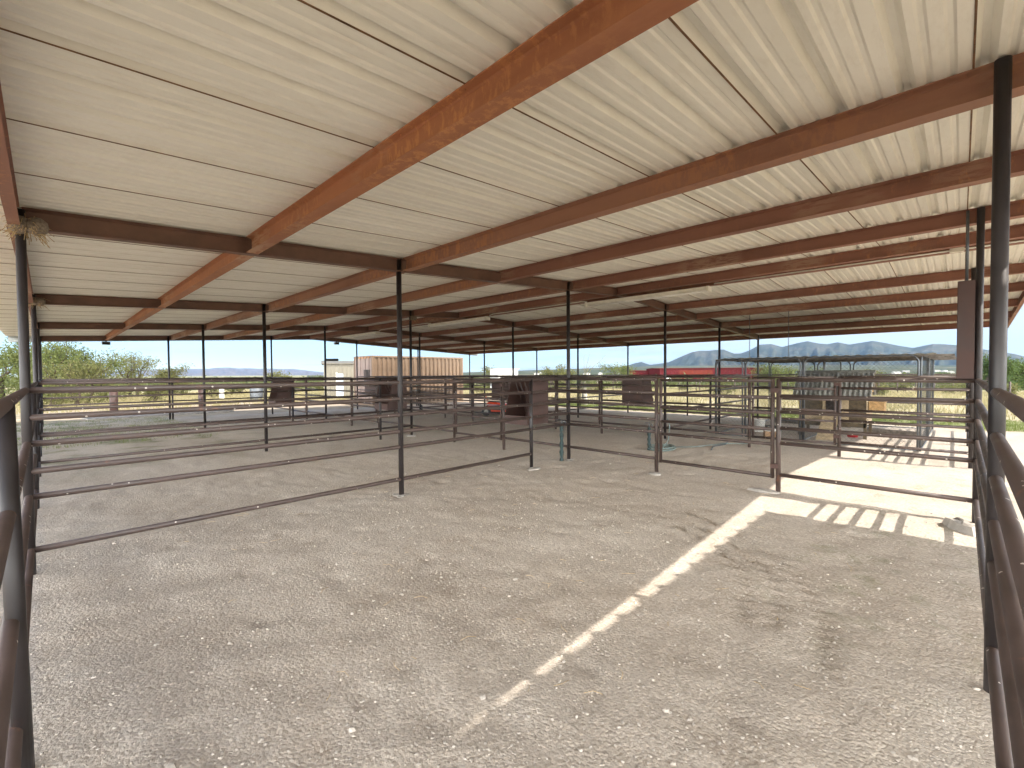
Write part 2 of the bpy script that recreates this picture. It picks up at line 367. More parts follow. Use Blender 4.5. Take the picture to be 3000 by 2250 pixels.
# ------------------------------------------------------------------ the barn
barn=thing('pole_barn','long open steel pole barn with cream ribbed roof, rusty beams and pipe posts','barn')
def I_prof(h,w,tf=.009,tw=.007):
    a=w/2; t=tw/2
    q=.012; e=t+.012
    return [(-a,0),(a,0),(a,-tf*.6),(e,-tf-.004),(t,-tf-q),(t,-h+tf+q),(e,-h+tf+.004),(a,-h+tf*.6),(a,-h),(-a,-h),(-a,-h+tf*.6),(-e,-h+tf+.004),(-t,-h+tf+q),(-t,-tf-q),(-e,-tf-.004),(-a,-tf*.6)]
BH=.165
purlin_x=[-.155,1.57,3.475,5.27,7.23,8.84,9.22,11.31,13.05,15.03,16.96,18.74]
spans=[(Y0+.07,FR[1]-.053)]+[(FR[i]+.053,FR[i+1]-.053) for i in (1,2,3)]
for i,x in enumerate(purlin_x):
    for a,b_ in spans:
        mb=MB(); z=zr(x)
        mb.prism(I_prof(BH,.07 if i==0 else .115),a,b_,lambda u,v,t,x=x,z=z:(x+u,t,z+v))
        if i in (1,2,3,4):
            y_=a+.26
            while y_<min(b_,11.):
                for sg in (-1,1): mb.tube((x+sg*.036,y_,z-.004),(x+sg*.036,y_,z-.032),.0032,.0012,n=5)
                y_+=.305
        mb.build('purlin',M['purlin_o'] if i==1 else M['purlin_m'] if i==2 or (i==3 and a>5) else M['purlin_b'],barn)
def rafter(y,prof,mat,x0,x1,name='rafter',dz=-.003):
    mb=MB(); mb.prism(prof,x0,x1,lambda u,v,t:(t,y+u,zr(min(t,RIDGE-1e-4) if x1<=RIDGE else max(t,RIDGE))+v+dz)); return mb.build(name,mat,barn)
for y in FR[1:]:
    rafter(y,I_prof(BH+.004,.105),M['rafter'],-.11,RIDGE); rafter(y,I_prof(BH+.004,.105),M['rafter'],RIDGE,18.84)
# open-end channel over the near overhang, with its trim
ch=[(0,0),(.055,0),(.055,-.008),(.008,-.008),(.008,-.15),(.055,-.15),(.055,-.158),(0,-.158)]
for a,b_ in ((XL+.05,RIDGE),(RIDGE,XR-.05)):
    rafter(Y0+.012,ch,M['purlin_b'],a,b_,'edge_channel')
    rafter(Y0-.001,[(0,.03),(.006,.03),(.006,-.15),(0,-.15)],M['trim'],a,b_,'edge_trim')
    rafter(Y1-.02,[(0,.03),(.008,.03),(.008,-.19),(0,-.19)],M['trim'],a,b_,'edge_trim')
# roof sheets: ribs run across the purlins, a lap seam every third rib
prof=[]; y=Y0; k=0; seams=[]; PIT=.305
while y<Y1:
    prof+=[(y,0),(y+.058,0),(y+.070,.009),(y+.088,.009),(y+.100,0),(y+.150,0),(y+.162,.009),(y+.180,.009),(y+.192,0),(y+.222,0),(y+.250,.042),(y+.280,.042)]
    if k%3==0: seams.append(y-.004)
    y+=PIT; k+=1
prof=[p for p in prof if p[0]<Y1]+[(Y1,0)]
for xa,xb in ((XL,RIDGE),(RIDGE,XR)):
    xx=np.linspace(xa,xb,7); V=[]; 
    for x in xx:
        zz=zr(min(x,RIDGE-1e-5)) if xb<=RIDGE else zr(max(x,RIDGE))
        V+= [(x,p[0],zz+p[1]+.003) for p in prof]
    n=len(prof); Fc=[(a*n+j,(a+1)*n+j,(a+1)*n+j+1,a*n+j+1) for a in range(6) for j in range(n-1)]
    np_obj('roof_sheet',V,Fc,M['roof'],False,barn)
mb=MB()
for s_ in seams[1:]:
    for xa,xb in ((XL,RIDGE-.02),(RIDGE+.02,XR)):
        za=zr(xa); zb=zr(xb if xb>RIDGE else RIDGE-.02) if xb!=XR else zr(XR)
        mb.hexa([(xa,s_,za-.001),(xb,s_,zb-.001),(xb,s_+.009,zb-.001),(xa,s_+.009,za-.001),(xa,s_,za+.0022),(xb,s_,zb+.0022),(xb,s_+.009,zb+.0022),(xa,s_+.009,za+.0022)])
mb.build('lap_seam',M['seam'],barn)
mb=MB(); mb.prism([(-.28,-.014),(0,.0),(.28,-.014),(.28,-.008),(0,.008),(-.28,-.008)],Y0,Y1,lambda u,v,t:(RIDGE+u,t,zr(RIDGE)+.053+v)); mb.build('ridge_cap',M['roof'],barn)
# posts
def footing(x,y,r=.17):
    mb=MB(); n=14; z=gz(x,y); ring=[]
    for i in range(n):
        t=2*math.pi*i/n; q=r*random.uniform(.45,1.25); ring.append((x+q*math.cos(t),y+q*math.sin(t),z-.04))
    b=len(mb.v); mb.v+=ring
    for p in ring: mb.v.append((x+(p[0]-x)*.72,y+(p[1]-y)*.72,z+random.uniform(.004,.022)))
    mb.v.append((x,y,z+.024))
    for i in range(n):
        j=(i+1)%n; mb.face((b+i,b+j,b+n+j,b+n+i)); mb.face((b+n+i,b+n+j,b+2*n))
    return mb.build('footing',M['conc'],barn)
for kx,x in PX.items():
    for j,y in enumerate(FR):
        r=.032 if (kx==0 or j==0) else .0345
        mb=MB(); mb.tube((x,y,gz(x,y)-.15),(x,y,zr(x)-.012),r,n=18)
        if not (kx==0 and j==0): mb.build('post',M['post'],barn)
        if j and kx in (0,2,4,6,8,10):
            mb=MB(); mb.box(x-.075,x+.075,y-.056,y+.056,zr(x)-BH-.013,zr(x)-BH-.006); mb.build('bearing_plate',M['rafter'],barn)
for x,y in ((PX[4],FR[2]),(PX[4],FR[1]),(PX[6],FR[1]),(PX[2],FR[1]),(PX[10],FR[1]),(PX[6],FR[2])): footing(x,y)

# ------------------------------------------------------------------ pipe fences and gates
RR=.0262
GF='pipe fences between and around the pens'
def fence(label, p0, p1, rails, posts=(), group=GF, ends=(0,0), skip=None, feet=(), cut=None):
    p0=Vector((*p0,0)); p1=Vector((*p1,0)); d=(p1-p0); L=d.length; d.normalize()
    t=thing('pipe_fence',label,'fence',(p0.x,p0.y,0),group)
    for i,z in enumerate(rails):
        Lr=L if not (cut and i==len(rails)-1) else cut
        mb=MB(); mb.tube((d.x*ends[0],d.y*ends[0],z),(d.x*(Lr-ends[1]),d.y*(Lr-ends[1]),z),RR,n=14); mb.build('rail',M['rail'],t)
    for k,s_ in enumerate(posts):
        x,y=d.x*s_,d.y*s_; g_=gz(p0.x+x,p0.y+y); mb=MB(); mb.tube((x,y,g_-.15),(x,y,rails[0]+.012),.0315,n=16); mb.build('post',M['post' if s_>0 and s_<L-.01 else 'rail'],t)
    return t
# x-direction runs, left row of pens
fence('six-rail pipe fence along the right edge, running away to the tall box',(PX[0],FR[0]),(PX[4],FR[0]),RZ,())
fence('six-rail pipe fence crossing the left half of the picture, nearest of the cross fences',(PX[0],FR[1]),(PX[4],FR[1]),RZ,(6.17,),cut=6.17)
fence('four-rail pipe fence right behind the nearest cross fence on the left',(PX[0],FR[2]),(PX[4],FR[2]),RZ4,(6.3,))
fence('four-rail pipe fence third back on the left, with a dark feeder on it',(PX[0],FR[3]),(PX[4],FR[3]),RZ4,(6.1,))
fence('four-rail pipe fence at the far gable end in front of the concrete slab',(PX[0],FR[4]),(PX[4],FR[4]),RZ4,(3.6,))
# right row
fence('six-rail pipe fence along the sunlit edge beside the chain-link kennel',(PX[6],FR[0]),(PX[10],FR[0]),RZ,(3.8,))
fence('four-rail pipe fence left of the chain-link kennel, dividing the right-hand pens',(PX[6],FR[1]),(PX[10],FR[1]),RZ4,(3.0,))
fence('four-rail pipe fence in the right-hand row in front of the yucca',(PX[6],FR[2]),(PX[10],FR[2]),RZ4,(3.0,))
fence('four-rail pipe fence in the right-hand row beside the red trailer mower',(PX[6],FR[3]),(PX[10],FR[3]),RZ4,(3.0,))
fence('four-rail pipe fence at the far end in front of the tan container',(PX[6],FR[4]),(PX[10],FR[4]),RZ4,(3.6,))
# outer sides
t=fence('four-rail pipe fence along the left edge, its near post leaning',(PX[0],FR[0]),(PX[0],FR[4]),RZ4,())
mb=MB(); mb.tube((-PX[0]-.094-.0,2.86,gz(0,2.7)-.15),(0,2.86,RZ[0]+.005),.0315,n=18); mb.build('post',M['post'],t)
for y in (8.3,13.8,19.4):
    mb=MB(); mb.tube((0,y-FR[0],gz(0,y)-.15),(0,y-FR[0],RZ[0]),.0315,n=14); mb.build('post',M['post'],t)
fence('four-rail pipe fence along the far right side, against the sunlit grass',(PX[10],FR[0]),(PX[10],FR[4]),RZ4,(2.7,8.3,13.8,19.4))
# alley sides with gates
GG='pipe gates of the pens'
def gate(label, x, ya, yb, hinge_hi=True):
    t=thing('pipe_gate',label,'gate',(x,ya,0),GG); L=yb-ya; a,b_=.075,L-.075
    top,bot=RZ[0]-.012,RZ[5]-.03
    for s_,nm in ((a,'stile'),(b_,'stile')):
        mb=MB(); mb.tube((0,s_,bot-.026),(0,s_,top+.026),.026,n=14); mb.build(nm,M['rail'],t)
    for z in [top]+[q-.022 for q in RZ[1:5]]+[bot]:
        mb=MB(); mb.tube((0,a,z),(0,b_,z),.0245,n=14); mb.build('rail',M['rail'],t)
    for z in (1.36,.30):
        mb=MB(); mb.box(-.036,.036,-.005,a+.02,z-.03,z+.03); mb.build('hinge',M['plate'],t)
    mb=MB(); mb.box(-.014,.014,b_,L,.93,.96); mb.tube((0,b_-.02,.945),(0,b_+.05,.945),.016,n=8); mb.build('latch',M['plate'],t)
    return t
gl4=['rusty pipe gate in the nearest alley fence, ending at the sun patch post','closed pipe gate across the second left pen, past the big open feeder','pipe gate of the third left pen beyond the second feeder','pipe gate of the farthest pen in the left row, near the container']
gl6=['pipe gate in front of the chain-link kennel and its chicken coop','pipe gate of the right-hand row, left of the wrapped hydrant with the hose','pipe gate of the right row in front of the red mower','farthest pipe gate in the right-hand row, in front of the tan container']
fa4=['short six-rail fence panel from the wrapped hydrant to the nearest gate','six-rail fence panel joining the second bay posts behind the big feeder','six-rail fence panel in the third bay behind the second feeder','six-rail fence panel in the last bay of the left row']
fb4=['six-rail fence panel between the sun patch gate post and the tall box','six-rail panel with a low rail left of the wrapped hydrant','six-rail panel in the third bay left row, past the gate','six-rail panel at the far end of the left row, past its gate']
fa6=['six-rail fence panel left of the kennel gate with a feeder behind it','six-rail right-row fence panel with the middle feeder behind it','six-rail right-row fence panel near the hand truck','six-rail right-row fence panel at the far end']
fb6=['six-rail fence panel right of the kennel gate, in front of the coop','six-rail right-row panel where the hose hydrant stands','six-rail right-row panel by the red trailer mower','six-rail right-row panel under the far light']
gy4=[(1.81,3.63),(7.28,9.05),(12.75,14.55),(18.3,20.1)]
gy6=[(1.75,3.44),(7.4,9.1),(13.1,14.8),(18.6,20.3)]
for j in range(4):
    a,b_=gy4[j]
    fence(fb4[j],(PX[4],FR[j]),(PX[4],a),RZ,(a-FR[j],)); gate(gl4[j],PX[4],a,b_); fence(fa4[j],(PX[4],b_),(PX[4],FR[j+1]),RZ,(0,))
    a,b_=gy6[j]
    fence(fb6[j],(PX[6],FR[j]),(PX[6],a),RZ,(a-FR[j],)); gate(gl6[j],PX[6],a,b_); fence(fa6[j],(PX[6],b_),(PX[6],FR[j+1]),RZ,(0,))
def rubble(label,x,y,l,w,h,rz):
    mb=MB(); n=9; top=[];bot=[]
    for i in range(n):
        t=2*math.pi*i/n; q=random.uniform(.75,1.1); bx,by=l/2*q*math.cos(t),w/2*q*math.sin(t); bot.append((bx,by,-.05)); top.append((bx*.75,by*.75,h*random.uniform(.7,1.1)))
    mb.v+=bot+top+[(0,0,h)]
    for i in range(n):
        k=(i+1)%n; mb.face((i,k,n+k,n+i)); mb.face((n+i,n+k,2*n))
    o=mb.build('concrete_lump',M['conc'],None,(x,y,gz(x,y))); o.rotation_euler=(0,0,rz); return tag(o,label,'concrete','concrete lumps at the foot of posts')
rubble('broken concrete lump at the foot of the post under the tall box',6.75,-.02,.55,.22,.09,.5)
rubble('flat concrete lump at the foot of the sun patch gate post',6.98,1.95,.5,.2,.05,1.5)
rubble('flat concrete lump at the foot of the alley fence post left of the nearest gate',7.02,3.6,.32,.3,.04,.2)
rubble('pale concrete crumbs at the free post ending the low rail',6.0,5.36,.42,.2,.025,0)

# ------------------------------------------------------------------ hay feeders
FG='steel hay feeders on the fences'
def feeder(label,x0,y0,w,h=.85,d=.62,z0=.62,mirror=False):
    t=thing('hay_feeder',label,'feeder',(x0,y0,0),FG); tk=.008; s=-1 if mirror else 1
    zt=z0+h
    # profile in x: the open front is at x=0 low, set back at the top; back at x=d
    fx=[0,.0,.16]
    def side(y):
        mb=MB(); pr=[(0,z0),(d,z0),(d,zt),(.17,zt),(.03,z0+.2),(0,z0+.2)]
        mb.prism(pr,y-tk/2,y+tk/2,lambda u,v,q:(u if not mirror else d-u,q,v)); return mb.build('side_panel',M['plate'],t)
    side(0); side(w)
    X=lambda u:(u if not mirror else d-u)
    mb=MB(); mb.box(min(X(d-tk),X(d)),max(X(d-tk),X(d)),tk,w-tk,z0,zt); mb.build('back_panel',M['plate'],t)
    mb=MB(); mb.box(min(X(0),X(tk)),max(X(0),X(tk)),tk,w-tk,z0,z0+.17); mb.build('front_lip',M['plate'],t)
    mb=MB(); mb.box(min(X(tk),X(d-tk)),max(X(tk),X(d-tk)),tk,w-tk,z0,z0+tk); mb.build('tray_floor',M['plate'],t)
    for k in range(1,5):
        mb=MB(); y=w*k/5; mb.tube((X(.19),y,zt-.02),(X(d-.12),y,z0+.2),.008,n=6); mb.build('hay_bar',M['rail'],t)
    mb=MB(); mb.tube((X(.18),0,zt),(X(.18),w,zt),.012,n=8); mb.build('top_rod',M['rail'],t)
    return t
feeder('big brown open hay feeder beside the nearest alley post, front tray towards the left',6.45,5.93,.62)
feeder('open hay feeder left of the tall middle post, second along the left row',6.65,11.4,.72)
feeder('dark hay feeder against the light, farthest back on the left',5.45,16.62,.72)
feeder('brown hay feeder seen from behind, hung left of the kennel end of the alley',11.27,6.14,.62,.76,.62,.70,mirror=True)
feeder('brown hay feeder seen from behind between the two middle posts',11.27,11.25,.85,.80,.6,.66,mirror=True)
feeder('hay feeder at the far end in front of the container doors',11.27,20.3,1.2,.8,.6,.62,mirror=True)

# ------------------------------------------------------------------ roof hardware
for lab,ya,yb in (('white strip light under the ridge, nearest of the three',3.46,6.3),('white strip light under the ridge, middle one',9.75,12.56),('white strip light under the ridge, farthest one',16.0,18.95)):
    t=thing('strip_light',lab,'light',(8.95,(ya+yb)/2,3.262),'strip lights under the ridge'); L=(yb-ya)/2
    mb=MB(); mb.prism([(-.08,0),(.08,0),(.06,-.06),(-.06,-.06)],-L,L,lambda u,v,q:(u,q,v)); mb.build('housing',M['lampw'],t)
    mb=MB(); mb.tube((-.035,-L+.03,-.078),(-.035,L-.03,-.078),.014,n=10); mb.build('tube',M['white'],t)
    mb=MB(); mb.tube((.035,-L+.03,-.078),(.035,L-.03,-.078),.014,n=10); mb.build('tube',M['white'],t)
    for s_ in (-L,L-.03):
        mb=MB(); mb.box(-.088,.088,s_-.004,s_+.034,-.098,.006); mb.build('end_cap',M['lampw'],t)
    for s_ in (-L*.6,L*.6):
        mb=MB(); mb.tube((0,s_,0),(0,s_,.13),.004,n=6); mb.build('hanger',M['galv'],t)
t=thing('conduit','pale electrical conduit running along under the ridge beams','conduit',(9.0,0,0))
for pts in ([(0,Y0+.2,3.315),(0,3.4,3.315)],[(0,6.34,3.30),(0,6.5,3.325),(0,9.6,3.325),(0,9.73,3.3)],[(0,12.6,3.3),(0,12.8,3.325),(0,15.8,3.325),(0,15.97,3.3)]):
    mb=MB(); mb.path(pts,.011,8); mb.build('pipe',M['lampw'],t)
mb=MB(); mb.box(-.035,.035,-.01,.14,3.285,3.345); mb.build('junction_box',M['lampw'],t)
# tall brown box on the fence with its conduit
t=thing('electrical_box','tall narrow brown steel box standing on the top rail beside the right post','electrical box',(7.135,-.03,1.53))
mb=MB(); mb.box(-.055,.055,-.068,.072,0,1.075); mb.build('body',M['plate'],t)
mb=MB(); mb.box(-.062,-.056,-.062,.066,.02,1.06); mb.build('door',M['plate'],t)
mb=MB(); mb.tube((0,0,1.075),(0,0,zr(7.135)-1.53-.02),.0135,n=10); mb.build('conduit',M['galv'],t)
def flood(lab,x,y,z):
    t=thing('floodlight',lab,'light',(x,y,z),'small floodlights under the far gable')
    mb=MB(); mb.box(-.12,.12,-.06,.06,-.11,0); mb.build('housing',M['galv_old'],t)
    mb=MB(); mb.box(-.1,.1,-.066,-.061,-.1,-.01); mb.build('lens',M['dark'],t)
    mb=MB(); mb.box(-.02,.02,-.02,.02,0,.04); mb.build('bracket',M['dark'],t)
flood('small square floodlight under the far gable beam at left',1.56,22.3,zr(1.56)-.21)
flood('small square floodlight under the far gable beam near the ridge',10.2,22.3,zr(10.2)-.21)
mb=MB(); mb.tube((0,0,0),(.3,-.3,0),.045,n=10); o=mb.build('pipe_stub',M['post'],None,(PX[4]+.03,FR[3]-.03,2.16)); tag(o,'short dark pipe arm sticking out from a far alley post','pipe arm')
# chains
def chain(lab,x,y,z0,z1):
    mb=MB(); z=z0; k=0
    while z>z1:
        pts=[]
        for i in range(9):
            a=2*math.pi*i/8; u=.011*math.cos(a); w=.021*math.sin(a)
            pts.append((u if k%2 else 0, 0 if k%2 else u, z-.021+w))
        mb.path(pts,.004,5,caps=False); z-=.034; k+=1
    o=mb.build('hanging_chain',M['galv'],None,(x,y,0)); tag(o,lab,'chain','chains hanging over the kennel')
chain('thin chain hanging from the roof over the left end of the kennel',13.0,3.99,3.14,1.98)
chain('thin chain hanging from the roof over the middle of the kennel',13.0,3.09,3.14,1.98)
# bird nests
def nest(lab,x,y,z,r,n):
    t=thing('bird_nest',lab,'nest',(x,y,z),'bird nests on post tops')
    mb=MB()
    for k in range(2):
        ox=random.uniform(-.02,.02); mb.lathe([(r*.25,-r*.8),(r*.7,-r*.5),(r*.85,0),(r*.75,r*.5),(r*.4,r*.8)],ox+(.5*r if k else -.3*r),-.2*r*k,9)
    mb.build('mud_cup',M['mud'],t)
    mb=MB()
    for k in range(n):
        a=random.uniform(0,6.28); q=r*random.uniform(.3,1.); p=Vector((q*math.cos(a),q*math.sin(a),random.uniform(-.9,.7)*r))
        d=Vector((math.cos(a)*random.uniform(.2,1),math.sin(a)*random.uniform(.2,1),random.uniform(-1.,.25)))*r*random.uniform(.5,1.35)
        mb.path([p,p+d*.5+Vector((0,0,.15*r)),p+d],.0022,4)
    mb.build('straw',M['straw'],t)
nest('large straw and mud nest on top of the near left post',-.085,5.41,2.84,.085,190)
nest('smaller straw nest on the second left post',-.085,10.9,2.86,.08,90)
nest('small straw nest at the top of the middle alley post',7.2,10.9,3.18,.08,50)

# ------------------------------------------------------------------ hydrants, hose, tools
def hydrant(lab,x,y,h):
    t=thing('water_hydrant',lab,'hydrant',(x,y,gz(x,y)),'wrapped water hydrants')
    mb=MB(); pr=[]
    for k in range(15):
        q=k/14; pr.append((.036+.008*math.sin(k*2.1)+(.012 if k==0 else 0)-.012*max(0,q-.85)/.15,-.03+(h+.03)*q))
    mb.lathe(pr,0,0,12); mb.build('wrap',M['green_wrap'],t)
    mb=MB(); mb.tube((0,0,h),(0,0,h+.07),.016,n=10); mb.path([(0,0,h+.05),(.05,-.03,h+.06),(.075,-.05,h+.01)],.012,8); mb.build('spout',M['galv'],t)
    mb=MB(); mb.path([(0,0,h+.07),(-.03,.02,h+.1),(-.1,.05,h+.085)],.006,6); mb.build('handle',M['galv'],t)
hydrant('dark green wrapped hydrant left of the nearest alley post',6.93,5.48,.72)
hydrant('dark green wrapped hydrant in the alley with a hose at its foot',9.35,4.93,.52)
mb=MB()
for k,R_ in enumerate((.30,.34,.27,.31)):
    mb.path([(R_*math.cos(a)*1.1,R_*.8*math.sin(a),.018+.02*k) for a in [i*.35 for i in range(19)]],.011,7)
mb.path([(.3,0,.02),(.7,-.4,.02),(1.1,-.55,.02),(1.6,-.75,.03),(2.1,-1.2,.02),(2.6,-1.25,.02)],.011,7)
mb.path([(-.05,-.02,.02),(.1,-.1,.2),(.12,-.12,.55),(.05,-.1,.7)],.010,7)
tag(mb.build('garden_hose',M['hose'],None,(9.6,4.75,gz(9.6,4.75))),'grey green hose coiled beside the alley hydrant and trailing right','hose')
mb=MB(); mb.path([(0,0,.015),(.5,.15,.02),(1.0,.05,.02),(1.6,.2,.02)],.014,7); tag(mb.build('grey_pipe',M['galv'],None,(10.2,3.9,gz(10.2,3.9))),'length of grey pipe lying on the alley floor','pipe')
# red mower deck / trailer
t=thing('trailer_mower','low orange red trailer mower with black wheels and a white top sheet','mower',(14.25,13.75,gz(14.2,13.7)),rz=math.atan2(-2.2,2.0))
mb=MB(); mb.hexa([(-1.35,-.45,.17),(1.35,-.45,.17),(1.35,.45,.17),(-1.35,.45,.17),(-1.2,-.4,.42),(1.35,-.4,.36),(1.35,.4,.36),(-1.2,.4,.42)]); mb.build('deck',M['red'],t)
mb=MB(); mb.hexa([(-1.25,-.4,.5),(-.3,-.4,.425),(-.3,.4,.425),(-1.25,.4,.5),(-1.15,-.3,.62),(-.35,-.33,.47),(-.35,.33,.47),(-1.15,.3,.62)]); mb.build('hood',M['red'],t)
mb=MB(); mb.path([(-1.2,0,.58),(-1.32,0,.74),(-1.3,0,.82)],.022,8); mb.build('lever',M['red'],t)
mb=MB(); mb.box(.45,1.3,-.38,.38,.37,.43); mb.build('top_sheet',M['white'],t)
mb=MB(); mb.box(-.85,-.5,-.462,-.448,.27,.33); mb.build('decal',M['white'],t)
mb=MB(); mb.box(-1.2,1.3,-.42,.42,.1,.165); mb.build('skirt',M['black'],t)
for x in (-1.25,.95):
    for y in (-.5,.5):
        w=MB(); w.tube((x,y-.08,.19),(x,y+.08,.19),.19,n=20); w=w.build('wheel',M['black'],t)
        r=MB(); r.tube((x,y-.085,.19),(x,y+.085,.19),.09,n=14); r.build('rim',M['galv_old'],w)
# hand truck
t=thing('hand_truck','grey two-wheeled hand truck leaning behind the middle alley post','hand truck',(12.6,19.0,gz(12.6,19)),rz=rad(-50))
mb=MB()
for s_ in (-.2,.2): mb.path([(s_,0,.02),(s_,.08,.6),(s_,.22,1.15)],.016,8)
mb.path([(-.2,.22,1.15),(-.12,.27,1.24),(.12,.27,1.24),(.2,.22,1.15)],.016,8)
for z in (.35,.7,1.): mb.tube((-.2,.03+z*.17,z),(.2,.03+z*.17,z),.012,n=8)
mb.build('frame',M['hose'],t)
mb=MB(); mb.box(-.22,.22,-.22,0,.015,.025); mb.build('toe_plate',M['galv_old'],t)
for s_ in (-.25,.25):
    w=MB(); w.tube((s_-.035,.14,.14),(s_+.035,.14,.14),.14,n=16); w=w.build('wheel',M['black'],t)
    r=MB(); r.tube((s_-.04,.14,.14),(s_+.04,.14,.14),.06,n=12); r.build('rim',M['galv_old'],w)

# ------------------------------------------------------------------ kennel and coop
KX0,KX1,KY0,KY1=12.75,17.7,.60,4.78; KG=-.125; KH=1.98
kn=thing('dog_kennel','grey chain-link kennel with rounded panels and a thin sheet roof in the right-hand pen','kennel',(KX0,KY0,KG))
def mesh_panel(p0,p1,z0=.06,z1=KH+.10):
    p0=Vector((*p0,0)); p1=Vector((*p1,0)); d=p1-p0; L=d.length; d.normalize(); g=.03; r=.019; rc=.16; h=z1
    pts=[(g,z0)]+[(g,h-rc)]+[(g+rc*(1-math.cos(a)),h-rc+rc*math.sin(a)) for a in [rad(q) for q in (15,30,45,60,75,90)]]
    ar=[(L-u,z) for u,z in pts[::-1]]; poly=pts+ar
    O=lambda u,z,off=0:(p0.x-KX0+d.x*u-d.y*off,p0.y-KY0+d.y*u+d.x*off,z)
    mb=MB(); mb.path([O(u,z) for u,z in poly],r,8); mb.tube(O(g,z0+.02),O(L-g,z0+.02),r*.9,n=8)
    if L>1.2: pass
    fr=mb.build('panel_frame',M['galv'],kn)
    mb=MB(); s=.095; H=h-z0; a,b_=g+.03,L-g-.03; W=b_-a; k=-int(H/s)-1
    while k*s<W:
        for sg in (1,-1):
            u0=k*s; u1=u0+H; lo,hi=max(0,u0),min(W,u1)
            if hi>lo:
                za,zb=z0+(lo-u0),z0+(hi-u0)
                if sg<0: lo,hi=W-lo,W-hi
                mb.tube(O(a+lo,za,.004*sg),O(a+hi,zb,.004*sg),.0013,n=3,caps=False)
        k+=1
    mb.build('wire_mesh',M['wire'],fr)
fy=[KY1,4.04,2.73,KY0]
for a,b_ in zip(fy[:-1],fy[1:]): mesh_panel((KX0,a-.01),(KX0,b_+.01))
by=[KY1,3.4,2.45,KY0]
for a,b_ in zip(by[:-1],by[1:]): mesh_panel((KX1,a-.01),(KX1,b_+.01))
for a,b_ in ((KX0,15.2),(15.2,KX1)):
    mesh_panel((a+.01,KY0),(b_-.01,KY0-.03)); mesh_panel((a+.01,KY1),(b_-.01,KY1)); mesh_panel((a+.01,2.73),(b_-.01,2.73))
# roof of thin corrugated sheets
mb=MB(); n=84; ya,yb=KY0-.22,KY1-.12
for sx,(xa,xb,dz) in enumerate(((KX0-.06,KX1+.12,0),)):
    b=len(mb.v)
    for i in range(n+1):
        y=ya+(yb-ya)*i/n; zz=KH+.125+dz+.012*math.sin(i*2*math.pi/4)
        mb.v+=[(xa-KX0,y-KY0,zz),(xb-KX0,y-KY0,zz+.02)]
    for i in range(n): mb.face((b+2*i,b+2*i+1,b+2*i+3,b+2*i+2),True)
mb.build('roof_sheet',M['galv_old'],kn)
for x in (KX0+.05,14.4,16.,KX1-.05):
    mb=MB(); mb.box(x-KX0-.02,x-KX0+.02,-.5,KY1-KY0,KH+.066,KH+.106); mb.build('roof_batten',M['tie'],kn)
# chicken coop
cp=thing('chicken_coop','wooden chicken coop with a corrugated iron gable roof inside the kennel','chicken coop',(14.5,1.66,-.13))
cw=1.6
mb=MB(); mb.box(.12,1.1,.05,cw-.05,.42,1.2); mb.build('body',M['ply'],cp)
mb=MB()
for a,b_,z0,z1 in ((.06,.42,.45,1.14),(1.0,cw-.12,.6,1.12),(.06,cw-.06,.3,.415)): mb.box(.105,.118,a,b_,z0,z1)
mb.build('board',M['ply_d'],cp)
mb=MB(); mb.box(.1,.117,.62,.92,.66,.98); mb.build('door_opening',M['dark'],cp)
mb=MB(); mb.box(.098,.116,.42,.6,.5,1.12); mb.box(.098,.116,.94,.99,.5,1.12); mb.box(.098,.116,.6,.94,.99,1.1); mb.build('trim',M['ply'],cp)
def corr(xa,za,xb,zb,nm):
    mb=MB(); n=96; y0,y1=-.06,cw+.06; nx_=Vector((za-zb,0,xb-xa)).normalized()
    for i in range(n+1):
        y=y0+(y1-y0)*i/n; o=.02*math.sin(i*2*math.pi/6)
        mb.v+=[(xa+nx_.x*o,y,za+nx_.z*o),(xb+nx_.x*o,y,zb+nx_.z*o)]
    for i in range(n): mb.face((2*i,2*i+1,2*i+3,2*i+2),True)
    mb.build(nm,M['galv_old'],cp)
corr(-.1,1.11,.55,1.74,'roof_slope'); corr(.55,1.74,1.25,1.11,'roof_slope')
mb=MB(); mb.prism([(-.09,-.05),(0,.02),(.09,-.05),(.09,-.04),(0,.035),(-.09,-.04)],-.08,cw+.08,lambda u,v,q:(.55+u,q,1.745+v)); mb.build('ridge_cap',M['galv_old'],cp)
for y in (.03,cw-.03):
    mb=MB(); mb.prism([(.1,1.2),(1.1,1.2),(.58,1.66),(.52,1.66)],y-.01,y+.01,lambda u,v,q:(u,q,v)); mb.build('gable_board',M['wood'],cp)
for x in (.14,1.07):
    for y in (.08,cw-.08):
        mb=MB(); mb.box(x-.035,x+.035,y-.035,y+.035,-.04,.42); mb.build('leg',M['ply_d'],cp)
mb=MB(); mb.hexa([(-.78,.62,-.02),(.1,.62,.56),(.1,.98,.56),(-.78,.98,-.02),(-.79,.62,.01),(.1,.62,.59),(.1,.98,.59),(-.79,.98,.01)])
for k in range(5): q=k/5+.1; mb.box(-.78+.88*q-.012,-.78+.88*q+.012,.62,.98,.58*q+.005,.58*q+.035)
mb.build('ramp',M['ply'],cp)
mb=MB(); mb.box(.3,.75,-.28,.03,.72,.95); mb.box(.3,.75,-.3,.03,.952,.97); mb.build('nest_box',M['wood'],cp)
def bucket(name,lab,cat,x,y,r0,r1,h,mat,grp=None):
    mb=MB(); mb.lathe([(r0,0),(r1,h),(r1+.008,h),(r1+.008,h-.02),(r1-.01,h-.005),(r0-.01,.02)],0,0,20); o=mb.build(name,mat,None,(x,y,gz(x,y)+.005)); tag(o,lab,cat,grp)
bucket('bucket','white plastic bucket on the ground inside the left kennel run','bucket',14.6,4.2,.13,.15,.36,M['white'])
bucket('tub','wide shallow grey tub beside the white bucket','tub',15.1,4.0,.24,.3,.14,M['galv'])
